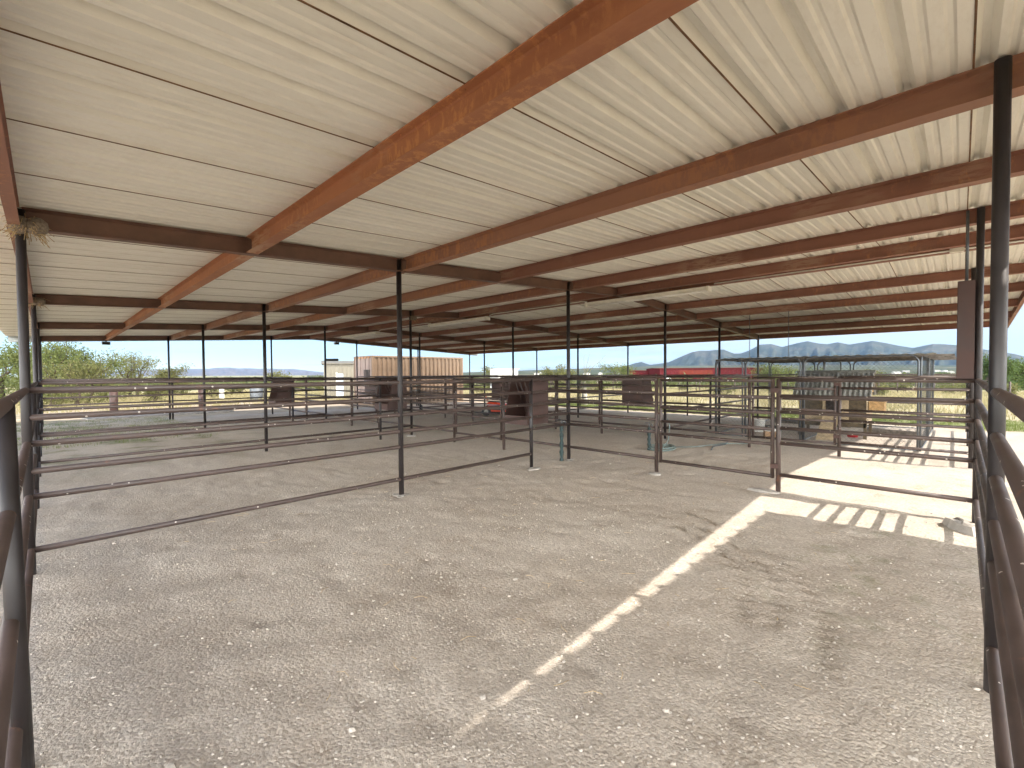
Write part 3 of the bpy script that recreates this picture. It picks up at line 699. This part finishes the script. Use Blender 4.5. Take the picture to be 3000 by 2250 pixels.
bucket('bowl','small red plastic bowl under the chicken coop','bowl',15.0,2.05,.11,.15,.14,M['redplastic'])
mb=MB(); mb.box(-.16,.16,-.14,.14,0,.2); o=mb.build('cardboard_box',M['card'],None,(13.25,3.55,gz(13.2,3.5))); o.rotation_euler=(0,0,.4); tag(o,'brown cardboard box on the kennel floor with a white bag on it','box')
mb=MB(); mb.hexa([(-.14,-.11,0),(.14,-.12,0),(.13,.12,0),(-.13,.11,0),(-.09,-.06,.1),(.11,-.07,.07),(.08,.08,.11),(-.1,.06,.08)]); tag(mb.build('feed_bag',M['white'],None,(13.25,3.55,gz(13.2,3.5)+.2)),'crumpled white bag lying on the cardboard box','bag')
for k,(x,y,l,rz) in enumerate(((17.9,3.6,2.2,1.57),(16.2,1.35,1.2,1.3))):
    mb=MB(); mb.box(-l/2,l/2,-.09,.09,-.02,.16); o=mb.build('timber_tie',M['tie'],None,(x,y,gz(x,y))); o.rotation_euler=(0,0,rz)
    tag(o,('long grey timber lying behind the kennel','short grey timber lying right of the coop')[k],'timber','grey timbers by the kennel')

# ------------------------------------------------------------------ container, sheds, slab
ct=thing('shipping_container','tan corrugated shipping container standing beyond the far end of the barn','container',(13.35,24.55,-.3),rz=rad(-2.5))
L,W,H=6.6,2.5,3.03
def corr_wall(y,nm,ins):
    ins*=1.35
    mb=MB(); pr=[]; x=.12; 
    while x<L-.12:
        pr+=[(x,0),(x+.10,0),(x+.16,ins),(x+.24,ins)]; x+=.30
    pr=[p for p in pr if p[0]<L-.1]+[(L-.1,0)]
    for u,v in pr: mb.v+=[(u,y+v,.16),(u,y+v,H-.1)]
    for i in range(len(pr)-1): mb.face((2*i,2*i+2,2*i+3,2*i+1))
    return mb.build(nm,M['tan'],ct)
corr_wall(.03,'side_wall',.06); corr_wall(W-.03,'side_wall',-.06)
mb=MB(); mb.box(.02,L-.02,.04,W-.04,H-.04,H-.01); mb.build('roof_panel',M['tan'],ct)
mb=MB()
for x in (0,L-.12):
    for y in (0,W-.12): mb.box(x,x+.12,y,y+.12,0,H)
for y in (0,W-.07): mb.box(.12,L-.12,y,y+.07,.0,.16); mb.box(.12,L-.12,y,y+.07,H-.1,H-.002)
for x in (0,L-.07): mb.box(x,x+.07,.12,W-.12,0,.16); mb.box(x,x+.07,.12,W-.12,H-.12,H-.001)
mb.build('frame',M['tan'],ct)
mb=MB(); mb.box(L-.06,L-.03,.12,W-.12,.16,H-.12); mb.build('end_wall',M['tan'],ct)
for a,b_ in ((.13,W/2-.01),(W/2+.01,W-.13)):
    mb=MB(); mb.box(.03,.07,a,b_,.17,H-.13)
    for z in (.5,1.1,1.7,2.3,2.7): mb.box(.022,.03,a+.1,b_-.1,z-.01,z+.01)
    d_=mb.build('door',M['mauve'],ct)
    for s_ in (a+.3,b_-.3):
        mb=MB(); mb.tube((.01,s_,.2),(.01,s_,H-.16),.017,n=8); mb.build('lock_rod',M['mauve'],d_)
mb=MB(); mb.box(.0,.02,.35,1.1,1.42,2.2); mb.build('vent_opening',M['dark'],ct)
for k in range(5):
    mb=MB(); mb.box(-.03,.0,.35+k*.4,.5+k*.4,H-.16,H-.06); mb.build('marker',M['orange_line'],ct)
mb=MB(); mb.box(.0,.022,.15,W-.15,1.66,1.71); mb.build('lock_bar',M['orange_line'],ct)
def gable_shed(name,lab,cat,loc,rz,w,d,h,rise,wall,roof,door=None,ribs=.3):
    t=thing(name,lab,cat,loc,rz=rz); mb=MB(); pr=[]; x=0
    while x<w-ribs: pr+=[(x,0),(x+ribs*.55,0),(x+ribs*.65,-.03),(x+ribs*.85,-.03)]; x+=ribs
    pr+=[(w,0)]
    for u,v in pr: mb.v+=[(u,v,0),(u,v,h)]
    for i in range(len(pr)-1): mb.face((2*i,2*i+2,2*i+3,2*i+1))
    n=len(mb.v); mb.v+=[(0,0,0),(0,d,0),(0,d,h),(0,d/2,h+rise),(0,0,h),(w,0,0),(w,d,0),(w,d,h),(w,d/2,h+rise),(w,0,h)]
    mb.face([n+i for i in (0,4,3,2,1)]); mb.face([n+5+i for i in (0,1,2,3,4)]); mb.face((n+1,n+2,n+7,n+6))
    mb.build('wall',wall,t)
    mb=MB(); e=.18
    k=rise/(d/2)
    mb.hexa([(-e,-e,h-e*k+.02),(w+e,-e,h-e*k+.02),(w+e,d/2,h+rise+.02),(-e,d/2,h+rise+.02),(-e,-e,h-e*k+.06),(w+e,-e,h-e*k+.06),(w+e,d/2,h+rise+.06),(-e,d/2,h+rise+.06)])
    mb.hexa([(-e,d/2+.001,h+rise+.02),(w+e,d/2+.001,h+rise+.02),(w+e,d+e,h-e*k+.02),(-e,d+e,h-e*k+.02),(-e,d/2+.001,h+rise+.06),(w+e,d/2+.001,h+rise+.06),(w+e,d+e,h-e*k+.06),(-e,d+e,h-e*k+.06)])
    mb.build('roof',roof,t)
    for (a,b_,z0,z1,mm,nm) in (door or []):
        mb=MB(); mb.box(a,b_,-.05,-.035,z0,z1); mb.build(nm,mm,t)
    return t
gable_shed('metal_shed','beige ribbed metal shed with a pale door left of the container','shed',(15.35,35.9,-.3),-.41,5.5,5.,2.78,.25,M['beige'],M['beige'],[(1.0,1.45,.05,2.0,M['paleblue'],'door'),(.9,1.0,.05,2.1,M['white'],'door_trim')])
gable_shed('white_trailer','white box trailer right of the tan container','trailer',(37.6,39.2,-.45),-.55,2.4,5.,2.6,.05,M['white'],M['white'],[(.5,1.3,.3,2.0,M['white'],'door')])
mb=MB(); mb.box(0,5.2,0,3.2,-.25,.05); o=mb.build('concrete_slab',M['conc'],None,(1.1,24.2,gz(3,25)+.02)); o.rotation_euler=(0,0,.12); tag(o,kind='structure')
t=thing('hitching_rail','thick brown pipe hitching rail standing on the concrete slab','hitching rail',(2.02,26.0,-.06))
for x in (0,3.2):
    mb=MB(); mb.tube((x,0,-.02),(x,0,1.12),.145,n=18); mb.build('post',M['plate'],t)
mb=MB(); mb.tube((-.2,0,1.16),(3.4,0,1.16),.05,n=12); mb.build('rail',M['plate'],t)
t=thing('water_tank','grey white upright water tank beyond the far fence at left','tank',(10.6,36.2,gz(10.6,36)),)
mb=MB(); mb.lathe([(.42,0),(.43,.05),(.43,.95),(.36,1.05),(.12,1.1)],0,0,20); mb.build('body',M['galv'],t)
mb=MB(); mb.lathe([(.14,1.1),(.14,1.16)],0,0,14); mb.build('lid',M['white'],t)
mb=MB(); mb.box(-.14,.14,-.1,.1,0,.9); mb.box(-.16,.16,-.12,.12,.9,.98); tag(mb.build('utility_pedestal',M['white'],None,(9.3,40.,gz(9,40))),'small white utility pedestal in the dry grass','pedestal')

# --- placing helper
cs,sn=math.cos(.7765),math.sin(.7765)
def at(u,dep,yoff=0):                                          # photo column (3000 wide) and depth -> ground point
    a=(u-1500)/1340.47; return (dep*cs+a*dep*sn, dep*sn-a*dep*cs)
# red buildings in the valley to the right
bx_,by_=at(1933,100)
gable_shed('red_barn','long flat-topped red metal barn beyond the pasture, left of the kennel roof','barn',(bx_,by_,-1.9),-.794,22.9,10.,4.36,.12,M['barnred'],M['barnroof'],[(4.3,11.5,2.4,4.0,M['barnroof'],'awning'),(1.2,2.4,.2,2.4,M['white'],'door'),(5.5,10.,.2,2.0,M['dark'],'opening')],.9)
bx_,by_=at(1846,108)
gable_shed('red_shed','small red shed left of the long red barn','shed',(bx_,by_,-1.9),-.794,6.3,7.,3.95,.1,M['barnred'],M['barnroof'],[(1,2,.2,2.2,M['white'],'door')],.9)

# neighbouring shade roof just outside the picture, whose edge cuts the sun strip
t=thing('shade_shelter','corrugated steel shade shelter standing beside the barn, behind the right fence','shelter')
YS,HS=-1.5,3.574
mb=MB(); pr=[]; x=-4.; 
while x<6.64: pr+=[(x,0),(x+.20,0),(x+.235,.05),(x+.27,.05)]; x+=.305
pr+=[(6.66,0)]
for u,v in pr: mb.v+=[(u,YS,HS+v),(u,YS-4.6,HS+.3+v)]
for i in range(len(pr)-1): mb.face((2*i,2*i+2,2*i+3,2*i+1))
mb.build('roof_sheet',M['roof'],t)
for y,z in ((YS-.35,HS+.02),(YS-4.2,HS+.27)):
    mb=MB(); mb.box(-3.9,6.55,y-.04,y+.04,z-.12,z-.005); mb.build('beam',M['rafter'],t)
    for x in (-3.6,1.2,6.2):
        mb=MB(); mb.tube((x,y,-.2),(x,y,z-.12),.04,n=12); mb.build('post',M['post'],t)

# ------------------------------------------------------------------ plants
def tree_mesh(h, w, seed, nleaf, leaf, trunks=3, base=.0, dens=1.0):
    r=random.Random(seed); tb=MB(); tips=[]
    def grow(p,d,L,rad_,lev):
        pts=[p]; n=4; dd=d.copy()
        for i in range(n):
            dd=(dd+Vector((r.uniform(-.28,.28),r.uniform(-.28,.28),r.uniform(-.12,.2)))).normalized(); pts.append(pts[-1]+dd*L/n)
        tb.path(pts,rad_,6,[1-.12*i for i in range(n+1)],caps=False)
        if lev>=3: tips.extend(pts[2:]); return
        if lev==2: tips.extend(pts[3:])
        for k in range(r.choice((2,3,3)) if lev else 3):
            a=r.uniform(0,6.28); sp=r.uniform(.5,1.0)
            nd=(dd+Vector((math.cos(a)*sp,math.sin(a)*sp,r.uniform(-.1,.35)))).normalized()
            grow(pts[r.choice((2,3,4))] if k else pts[-1],nd,L*r.uniform(.55,.8),rad_*.5,lev+1)
    for k in range(trunks):
        a=6.28*k/trunks+r.uniform(-.5,.5); grow(Vector((.1*math.cos(a),.1*math.sin(a),-.1)),Vector((math.cos(a)*.55,math.sin(a)*.55,1)).normalized(),1.,.085,0)
    T=np.array([tuple(t) for t in tips]); ex=max(abs(T[:,0]).max(),abs(T[:,1]).max()); ez=T[:,2].max()
    sx,sz=(w/2*.88)/ex,(h*.93)/ez
    tb.v=[(x*sx,y*sx,z*sz) for x,y,z in tb.v]; T=T*np.array([sx,sx,sz])
    rs=np.random.RandomState(seed); idx=rs.randint(0,len(T),nleaf)
    c=T[idx]+rs.normal(0,1,(nleaf,3))*np.array([w*.055,w*.055,h*.045])
    dip=rs.rand(nleaf)<.35; c[dip,2]-=rs.rand(dip.sum())*h*.14
    sk=rs.rand(nleaf)<.30; c[sk,2]*=rs.uniform(.12,.75,sk.sum()); c[sk,:2]*=rs.uniform(.8,1.12,(sk.sum(),1))
    c[:,2]=np.maximum(c[:,2],.06*h+rs.rand(nleaf)*.05*h)
    a=rs.normal(0,1,(nleaf,3)); a/=np.linalg.norm(a,axis=1)[:,None]; b=np.cross(a,rs.normal(0,1,(nleaf,3))); b/=np.linalg.norm(b,axis=1)[:,None]
    s=leaf*rs.uniform(.6,1.5,(nleaf,1)); a=a*s; b=b*s*.42
    V=np.stack([c-a,c+b*.9,c+a,c-b],1).reshape(-1,3); Fq=np.arange(nleaf*4).reshape(-1,4)
    return tb,V,Fq
def tree(name,lab,cat,x,y,h,w,seed,nleaf,leaf,mat,trunks=3,group=None,base=.0):
    t=thing(name,lab,cat,(x,y,gz(x,y)),group); tb,V,Fq=tree_mesh(h,w,seed,nleaf,leaf,trunks,base)
    tb.build('trunk',M['bark'],t); np_obj('crown',V,Fq,mat,False,t); return t
TG='mesquite trees beyond the pens'
def tr(lab,u,dep,h,w,seed,n,leaf,mat,trunks=3,name='mesquite_tree',base=.0):
    x,y=at(u,dep); return tree(name,lab,'tree' if name!='shrub' else 'shrub',x,y,h,w,seed,n,leaf,M[mat],trunks,TG if name=='mesquite_tree' else 'shrubs in the dry field',base)
tr('tall green mesquite behind the near left post, at the picture edge',20,31,4.6,8.5,3,9000,.085,'leaf_g')
tr('big rounded mesquite just right of the left posts',185,30,4.75,6.4,5,12000,.075,'leaf_g')
tr('grey green mesquite in front of the big rounded one',230,26,3.0,4.4,6,6000,.06,'leaf_m')
tr('airy mesquite left of the first far post, with gaps of sky',385,38,4.1,6.6,8,4000,.07,'leaf_m')
tr('low mesquite between the two far left posts',520,42,3.1,5.,9,4500,.075,'leaf_m')
tr('small mesquite bush under the pale mountains',820,55,2.7,4.4,10,2200,.09,'leaf_m')
tr('mesquite right of the container against the hills',1455,62,3.3,5.6,12,3500,.1,'leaf_m')
tr('mesquite left of the middle alley post',1640,58,3.4,5.,13,3500,.1,'leaf_m')
tr('mesquite left of the small red shed',1815,62,3.7,5.6,14,4000,.1,'leaf_g')
tr('mesquite behind the left kennel panels',2275,48,3.3,6.6,15,5000,.09,'leaf_g')
tr('mesquite behind the kennel, above the coop ridge',2400,56,2.9,4.6,16,3000,.09,'leaf_g')
tr('small mesquite right of the coop roof',2555,60,2.6,4.,17,2200,.1,'leaf_m')
tr('dark leafy tree behind the right posts',2915,46,4.2,7.,18,7000,.11,'leaf_d')
tr('dark leafy tree at the right edge of the picture',3040,52,3.9,9.,19,7000,.12,'leaf_d')
tr('dark scrubby tree left of the tall box, down in the valley',2775,85,2.4,6.,20,2500,.12,'leaf_d')
sh=[(110,24),(330,33),(450,30),(620,37),(700,44),(860,48),(930,60),(1410,46),(1530,50),(1740,42),(1880,47),(2000,52),(2120,40),(2420,44),(2580,38),(2650,50),(2800,40),(2965,33)]
words=['left of the leaning post','under the grey green mesquite','below the airy mesquite','right of the low mesquite','beside the pedestal','near the water tank','under the pale mountains','right of the white trailer','left of the middle alley post','beside the yucca','below the small red shed','left of the long red barn door','in front of the long red barn','behind the kennel middle','right of the coop','behind the kennel corner','left of the tall box','at the right edge']
for k,(u,d_) in enumerate(sh):
    tr('low grey green shrub in the dry field '+words[k],u,d_,random.uniform(.8,1.4),random.uniform(1.6,3.),40+k,900,.075,'leaf_m',3,'shrub')
# yucca
yx,yy=at(1712,26.5); t=thing('yucca','tall pale-trunked yucca with dry flower stalks','yucca',(yx,yy,gz(yx,yy)))
mb=MB(); mb.path([(0,0,-.1),(.02,.01,.5),(-.02,0,1.0),(.0,.02,1.35)],.17,10,[1.15,.95,.85,.6]); mb.build('trunk',M['yuccatrunk'],t)
mb=MB()
for k in range(170):
    a=random.uniform(0,6.28); e=random.uniform(-1.1,1.35); Lf=random.uniform(.45,.7); d=Vector((math.cos(a)*math.cos(e),math.sin(a)*math.cos(e),math.sin(e)))
    p=Vector((0,0,1.35))+d*.05; s=d.cross(Vector((0,0,1)))
    if s.length<1e-3: continue
    s=s.normalized()*.02; b=len(mb.v); q=p+d*Lf-Vector((0,0,.10*max(0,math.cos(e))))
    mb.v+=[tuple(p-s),tuple(p+s),tuple(q)]; mb.face((b,b+1,b+2))
mb.build('leaves',M['leaf_y'],t)
for dx,dy,hh in ((.25,-.25,3.1),(.1,.1,2.9),(.9,-.9,2.9),(.25,-.2,2.3)):
    mb=MB(); mb.path([(0,0,1.4),(dx*.35,dy*.35,1.4+(hh-1.4)*.5),(dx,dy,hh)],.02,6,[1,.7,.35])
    for k in range(14):
        q=.6+.4*k/14; p=Vector((dx*q,dy*q,1.4+(hh-1.4)*q)); a=random.uniform(0,6.28); mb.tube(p,p+Vector((.1*math.cos(a),.1*math.sin(a),.06)),.004,n=4)
    mb.build('flower_stalk',M['drygrass'],t)
# grass as stuff
def blades(name, n, area, hmin, hmax, mat, clump=.5):
    xs_,ys_=[],[]
    rs=np.random.RandomState(len(name)*7+n)
    k=n//14; cx=rs.uniform(area[0],area[1],k); cy=rs.uniform(area[2],area[3],k)
    x=(cx[:,None]+rs.normal(0,clump*.12,(k,14))).ravel(); y=(cy[:,None]+rs.normal(0,clump*.12,(k,14))).ravel(); n=len(x)
    Dd=np.maximum(0,np.hypot(x-9,y-11)-60); K_=1/(1+Dd/220.); z=(GS*x+GT*y)*K_-.75*(1-K_)-.01
    hh=rs.uniform(hmin,hmax,n); a=rs.uniform(0,6.28,n); w=hh*.07
    dx=np.cos(a)*w; dy=np.sin(a)*w; lx=rs.normal(0,.3,n)*hh; ly=rs.normal(0,.3,n)*hh
    V=np.stack([np.stack([x-dx,y-dy,z],-1),np.stack([x+dx,y+dy,z],-1),np.stack([x+lx,y+ly,z+hh],-1)],1).reshape(-1,3)
    tag(np_obj(name,V,np.arange(n*3).reshape(-1,3),mat),kind='stuff')
blades('green_grass',42000,(19.6,24.5,-6,21),.05,.13,M['grass'])
blades('green_grass_patch',9000,(-1.6,3.5,15.,24.),.03,.08,M['grass'],.9)
blades('dry_grass',60000,(25.,62.,-14,48),.12,.38,M['drygrass'],2.2)
blades('dry_grass_meadow',45000,(-14.,24.,30.,60.),.12,.36,M['drygrass'],2.2)
# pasture fences in the field
def pasture(lab,a,b_,n,h=1.25,rails=(.4,.8,1.2)):
    t=thing('pasture_fence',lab,'fence',(a[0],a[1],gz(*a)),'dark pasture fences in the field'); p0=Vector((0,0,0)); p1=Vector((b_[0]-a[0],b_[1]-a[1],gz(*b_)-gz(*a)))
    for k in range(n+1):
        p=p0.lerp(p1,k/n); mb=MB(); mb.tube(p-Vector((0,0,.2)),p+Vector((0,0,h)),.045,n=6); mb.build('post',M['rail'],t)
    for z in rails:
        mb=MB(); mb.tube(p0+Vector((0,0,z)),p1+Vector((0,0,z)),.02,n=6); mb.build('rail',M['rail'],t)
pasture('dark rail fence across the pasture behind the kennel',at(2050,46),at(2905,44),16)
pasture('dark rail fence across the pasture below the red barn',at(1400,52),at(2040,47),14)
pasture('dark rail fence end panel at the right edge of the pasture',at(2905,44),at(2960,30),4)

# ------------------------------------------------------------------ hills and mountains
def interp(pts,u): return np.interp(u,[p[0] for p in pts],[p[1] for p in pts])
def T2dir(u): return math.atan((u-1500)/1340.47)
def range_mesh(name, sky, D, mat, seed, base_z=-.75, hz=None, depth=.34, rough=.12, nu=260, nv=26, zscale=1.):
    u=np.linspace(sky[0][0],sky[-1][0],nu); yv=interp(sky,u)
    ang=np.arctan((u-1500)/1340.47)
    hor=interp([(0,1103.5),(1500,1094.5),(3000,1085)],u)
    dep=D*np.cos(ang)                                        # equal distance arc
    top=CAMH+(hor-yv)/1340.47*dep/1.0
    V=[]; s=np.linspace(0,1,nv)
    for j,q in enumerate(np.concatenate([s,[1.12,1.3]])):
        R_=D*(1-depth*(1-q)); pl=q if q<=1 else max(0,1-(q-1)*2.2)
        prof=pl**1.55 if q<=1 else pl
        nz=vnoise(u/9.,np.full_like(u,q*5.),.55,seed)+.6*vnoise(u/9.,np.full_like(u,q*9.),1.6,seed+1)+.35*vnoise(u/9.,np.full_like(u,q*15.),4.,seed+2)
        w=math.sin(math.pi*min(q,1.))**.8 if q<1 else 0
        z=base_z+(top-base_z)*np.clip(prof+rough*2.2*nz*w,0,1.0)
        V.append(np.stack([R_*np.cos(.7765-ang),R_*np.sin(.7765-ang),z-(6 if j==0 else 0)],-1))
    V=np.array(V); a,b_,_=V.shape; I=np.arange(a*b_).reshape(a,b_)
    Fq=np.stack([I[:-1,:-1],I[:-1,1:],I[1:,1:],I[1:,:-1]],-1).reshape(-1,4)
    tag(np_obj(name,V.reshape(-1,3),Fq,mat,True),kind='structure')
sky_r=[(1700,1086),(1790,1079),(1844,1069.5),(1862,1064),(1880,1060.5),(1892,1065),(1905,1069),(1942,1064.5),(1960,1061),(1993,1046),(2027,1032),(2048,1028),(2075,1028),(2095,1026),(2119,1024),(2150,1036),(2169,1036),(2195,1027),(2226,1010),(2260,1008.5),(2291,1017),(2338,1005),(2365,1000),(2399,1007),(2423,1009),(2453,1003),(2487,1010),(2531,1003),(2555,999),(2592,1005),(2626,1012),(2674,1020),(2704,1013.6),(2731,1008.5),(2765,1009),(2803,1012),(2850,1018),(2893,1026),(2969,1037),(3000,1045),(3150,1068),(3300,1078)]
sky_l=[(180,1098),(300,1090),(380,1085),(480,1081),(610,1080),(640,1077),(670,1076),(700,1079),(730,1078.5),(760,1080),(800,1079.5),(830,1081),(860,1080.5),(880,1083),(910,1086.5),(940,1090),(980,1092),(1040,1096),(1120,1099)]
sky_f=[(900,1100),(1200,1097),(1360,1091),(1450,1088),(1560,1084.5),(1700,1080),(1844,1075),(1960,1072),(2150,1071),(2400,1070),(2700,1070),(2830,1072),(3000,1074),(3300,1076)]
range_mesh('mountain_range',sky_r,3200,M['mount'],21)
range_mesh('far_mountain_range',sky_l,8000,M['mount_l'],31,rough=.2)
range_mesh('valley_slope',sky_f,1900,M['foot'],41,depth=.62,rough=.03)
# far brush on the valley floor: one mass nobody could count
n=5200; rs=np.random.RandomState(5); u=rs.uniform(-400,3500,n); d_=60*(700/60.)**rs.rand(n); 
keep=(d_>75)|(u>600); u,d_=u[keep],d_[keep]; n=len(u)
a=(u-1500)/1340.47; x=d_*cs+a*d_*sn; y=d_*sn-a*d_*cs
Dd=np.maximum(0,np.hypot(x-9,y-11)-60); K_=1/(1+Dd/220.); z=(GS*x+GT*y)*K_-.75*(1-K_)
VV=[]; m_=26
sz=rs.uniform(.6,1.5,n)
c=np.stack([x,y,z+sz*.4],-1)[:,None]+rs.normal(0,1,(n,m_,3))*(sz[:,None,None]*np.array([.75,.75,.36]))
c=c.reshape(-1,3); s=.32*np.repeat(sz,m_)[:,None]; q1=rs.normal(0,1,c.shape); q1/=np.linalg.norm(q1,axis=1)[:,None]; q2=np.cross(q1,rs.normal(0,1,c.shape)); q2/=np.linalg.norm(q2,axis=1)[:,None]
Vb=np.stack([c-q1*s,c+q2*s*.6,c+q1*s],1).reshape(-1,3)
tag(np_obj('far_brush',Vb,np.arange(len(Vb)).reshape(-1,3),M['brush']),kind='stuff')
# scattered far white houses
hm=None
for k in range(16):
    u=random.choice((random.uniform(1430,1830),random.uniform(2320,2840))); d_=random.uniform(420,760); x,y=at(u,d_)
    if hm is None:
        mb=MB(); M['farwall']=simple('far_pale_wall',(.42,.40,.37),.9); mb.box(-3.5,3.5,-2.5,2.5,0,1.9); w_=mb.build('wall',M['farwall']); mb=MB(); mb.prism([(-2.8,1.9),(2.8,1.9),(0,3.)],-3.8,3.8,lambda u_,v_,q:(q,u_,v_+.01)); r_=mb.build('roof',M['galv_old']); hm=(w_.data,r_.data); bpy.data.objects.remove(w_); bpy.data.objects.remove(r_)
    t=thing('far_house','tiny white house far off on the valley slope','house',(x,y,gz(x,y)+ (d_-400)*.008),'far white houses in the valley',rz=random.uniform(0,3))
    for nm,me in zip(('wall','roof'),hm):
        o=bpy.data.objects.new(nm,me); COL.objects.link(o); o.parent=t

# ------------------------------------------------------------------ air
HAZE=8e-5
if HAZE:
    mb=MB(); mb.box(-9500,9500,-9500,9500,-14,420)
    hz_m=bpy.data.materials.new('pale_air'); hz_m.use_nodes=True; nt=hz_m.node_tree
    for n_ in list(nt.nodes):
        if n_.type!='OUTPUT_MATERIAL': nt.nodes.remove(n_)
    pv=nt.nodes.new('ShaderNodeVolumePrincipled'); pv.inputs['Density'].default_value=HAZE; pv.inputs['Color'].default_value=(.36,.62,1,1); pv.inputs['Anisotropy'].default_value=.25
    nt.links.new(pv.outputs[0],nt.nodes['Material Output'].inputs['Volume'])
    tag(mb.build('haze',hz_m),kind='stuff')

# ------------------------------------------------------------------ sky and sun
TO_SUN=Vector((.152,-.867,1.)).normalized()
w=bpy.data.worlds.new('World'); SC.world=w; w.use_nodes=True; nt=w.node_tree; bg=nt.nodes['Background']
sky=nt.nodes.new('ShaderNodeTexSky'); sky.sky_type='NISHITA'; sky.sun_disc=False
sky.sun_elevation=math.asin(TO_SUN.z); sky.sun_rotation=math.atan2(TO_SUN.x,TO_SUN.y)
sky.air_density=1.; sky.dust_density=.15; sky.ozone_density=1.2; sky.altitude=1200
tc=nt.nodes.new('ShaderNodeTexCoord'); sp=nt.nodes.new('ShaderNodeSeparateXYZ'); nt.links.new(tc.outputs['Generated'],sp.inputs[0])
zc=math_(nt,'ADD',math_(nt,'MAXIMUM',sp.outputs[2],0.),.09)
cx=nt.nodes.new('ShaderNodeCombineXYZ')
nt.links.new(math_(nt,'DIVIDE',sp.outputs[0],zc),cx.inputs[0]); nt.links.new(math_(nt,'DIVIDE',sp.outputs[1],zc),cx.inputs[1])
cn=noise(nt,.75,8,.6,cx.outputs[0]); cn2=noise(nt,.25,3,.5,cx.outputs[0])
side=nt.nodes.new('ShaderNodeMapRange'); side.interpolation_type='SMOOTHSTEP'; side.inputs[1].default_value=-.15; side.inputs[2].default_value=.9
dd=math_(nt,'SUBTRACT',sp.outputs[0],math_(nt,'MULTIPLY',sp.outputs[1],.9)); nt.links.new(dd,side.inputs[0])
cov=math_(nt,'ADD',math_(nt,'MULTIPLY',side.outputs[0],.36),-.08)
cm=math_(nt,'MULTIPLY',ramp(nt,math_(nt,'ADD',math_(nt,'ADD',cn,cov),math_(nt,'MULTIPLY',math_(nt,'SUBTRACT',cn2,.5),.3)),[(.5,(0,0,0)),(.68,(1,1,1))]),.88)
CL=1.55
col=mix(nt,cm,mix(nt,1.,sky.outputs[0],mix(nt,side.outputs[0],(.265,.30,.34),(.365,.41,.455)),'MULTIPLY'),(CL,CL*1.01,CL*1.03))
# invented bright cloud bank low behind the camera, added to light the shaded barn
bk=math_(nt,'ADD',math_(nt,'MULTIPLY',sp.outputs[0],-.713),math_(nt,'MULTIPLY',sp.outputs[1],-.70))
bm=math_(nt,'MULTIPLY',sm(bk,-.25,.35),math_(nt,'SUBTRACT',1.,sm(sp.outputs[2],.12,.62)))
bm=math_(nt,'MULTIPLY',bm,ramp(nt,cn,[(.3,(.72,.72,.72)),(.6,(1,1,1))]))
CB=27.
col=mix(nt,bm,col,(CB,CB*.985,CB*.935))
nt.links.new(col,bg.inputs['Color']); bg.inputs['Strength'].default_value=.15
sl=bpy.data.lights.new('sun','SUN'); sl.energy=2.0; sl.angle=rad(.53); sl.color=(1,.92,.82)
so=bpy.data.objects.new('sun',sl); COL.objects.link(so); so.rotation_euler=(-TO_SUN).to_track_quat('-Z','Y').to_euler(); so.location=(0,-30,40)

# ------------------------------------------------------------------ camera
cam=bpy.data.cameras.new('camera'); co=bpy.data.objects.new('camera',cam); COL.objects.link(co)
cam.sensor_width=36; cam.sensor_fit='HORIZONTAL'; cam.lens=36*1340.47/3000; cam.clip_start=.02; cam.clip_end=20000
yaw,pit,rol=.7765,-.0229,-.0065
F0=Vector((math.cos(yaw)*math.cos(pit),math.sin(yaw)*math.cos(pit),math.sin(pit)))
R0=Vector((math.sin(yaw),-math.cos(yaw),0)); U0=R0.cross(F0)
R_=R0*math.cos(rol)+U0*math.sin(rol); U_=U0*math.cos(rol)-R0*math.sin(rol)
mt=Matrix((R_,U_,-F0)).transposed().to_4x4(); mt.translation=(0,0,CAMH); co.matrix_world=mt
SC.camera=co
SC.view_settings.view_transform='Standard'; SC.view_settings.look='None'; SC.view_settings.gamma=1; SC.view_settings.exposure=2.05
SC.cycles.max_bounces=12; SC.cycles.diffuse_bounces=6; SC.cycles.glossy_bounces=3; SC.cycles.transparent_max_bounces=8
SC.cycles.use_denoising=True
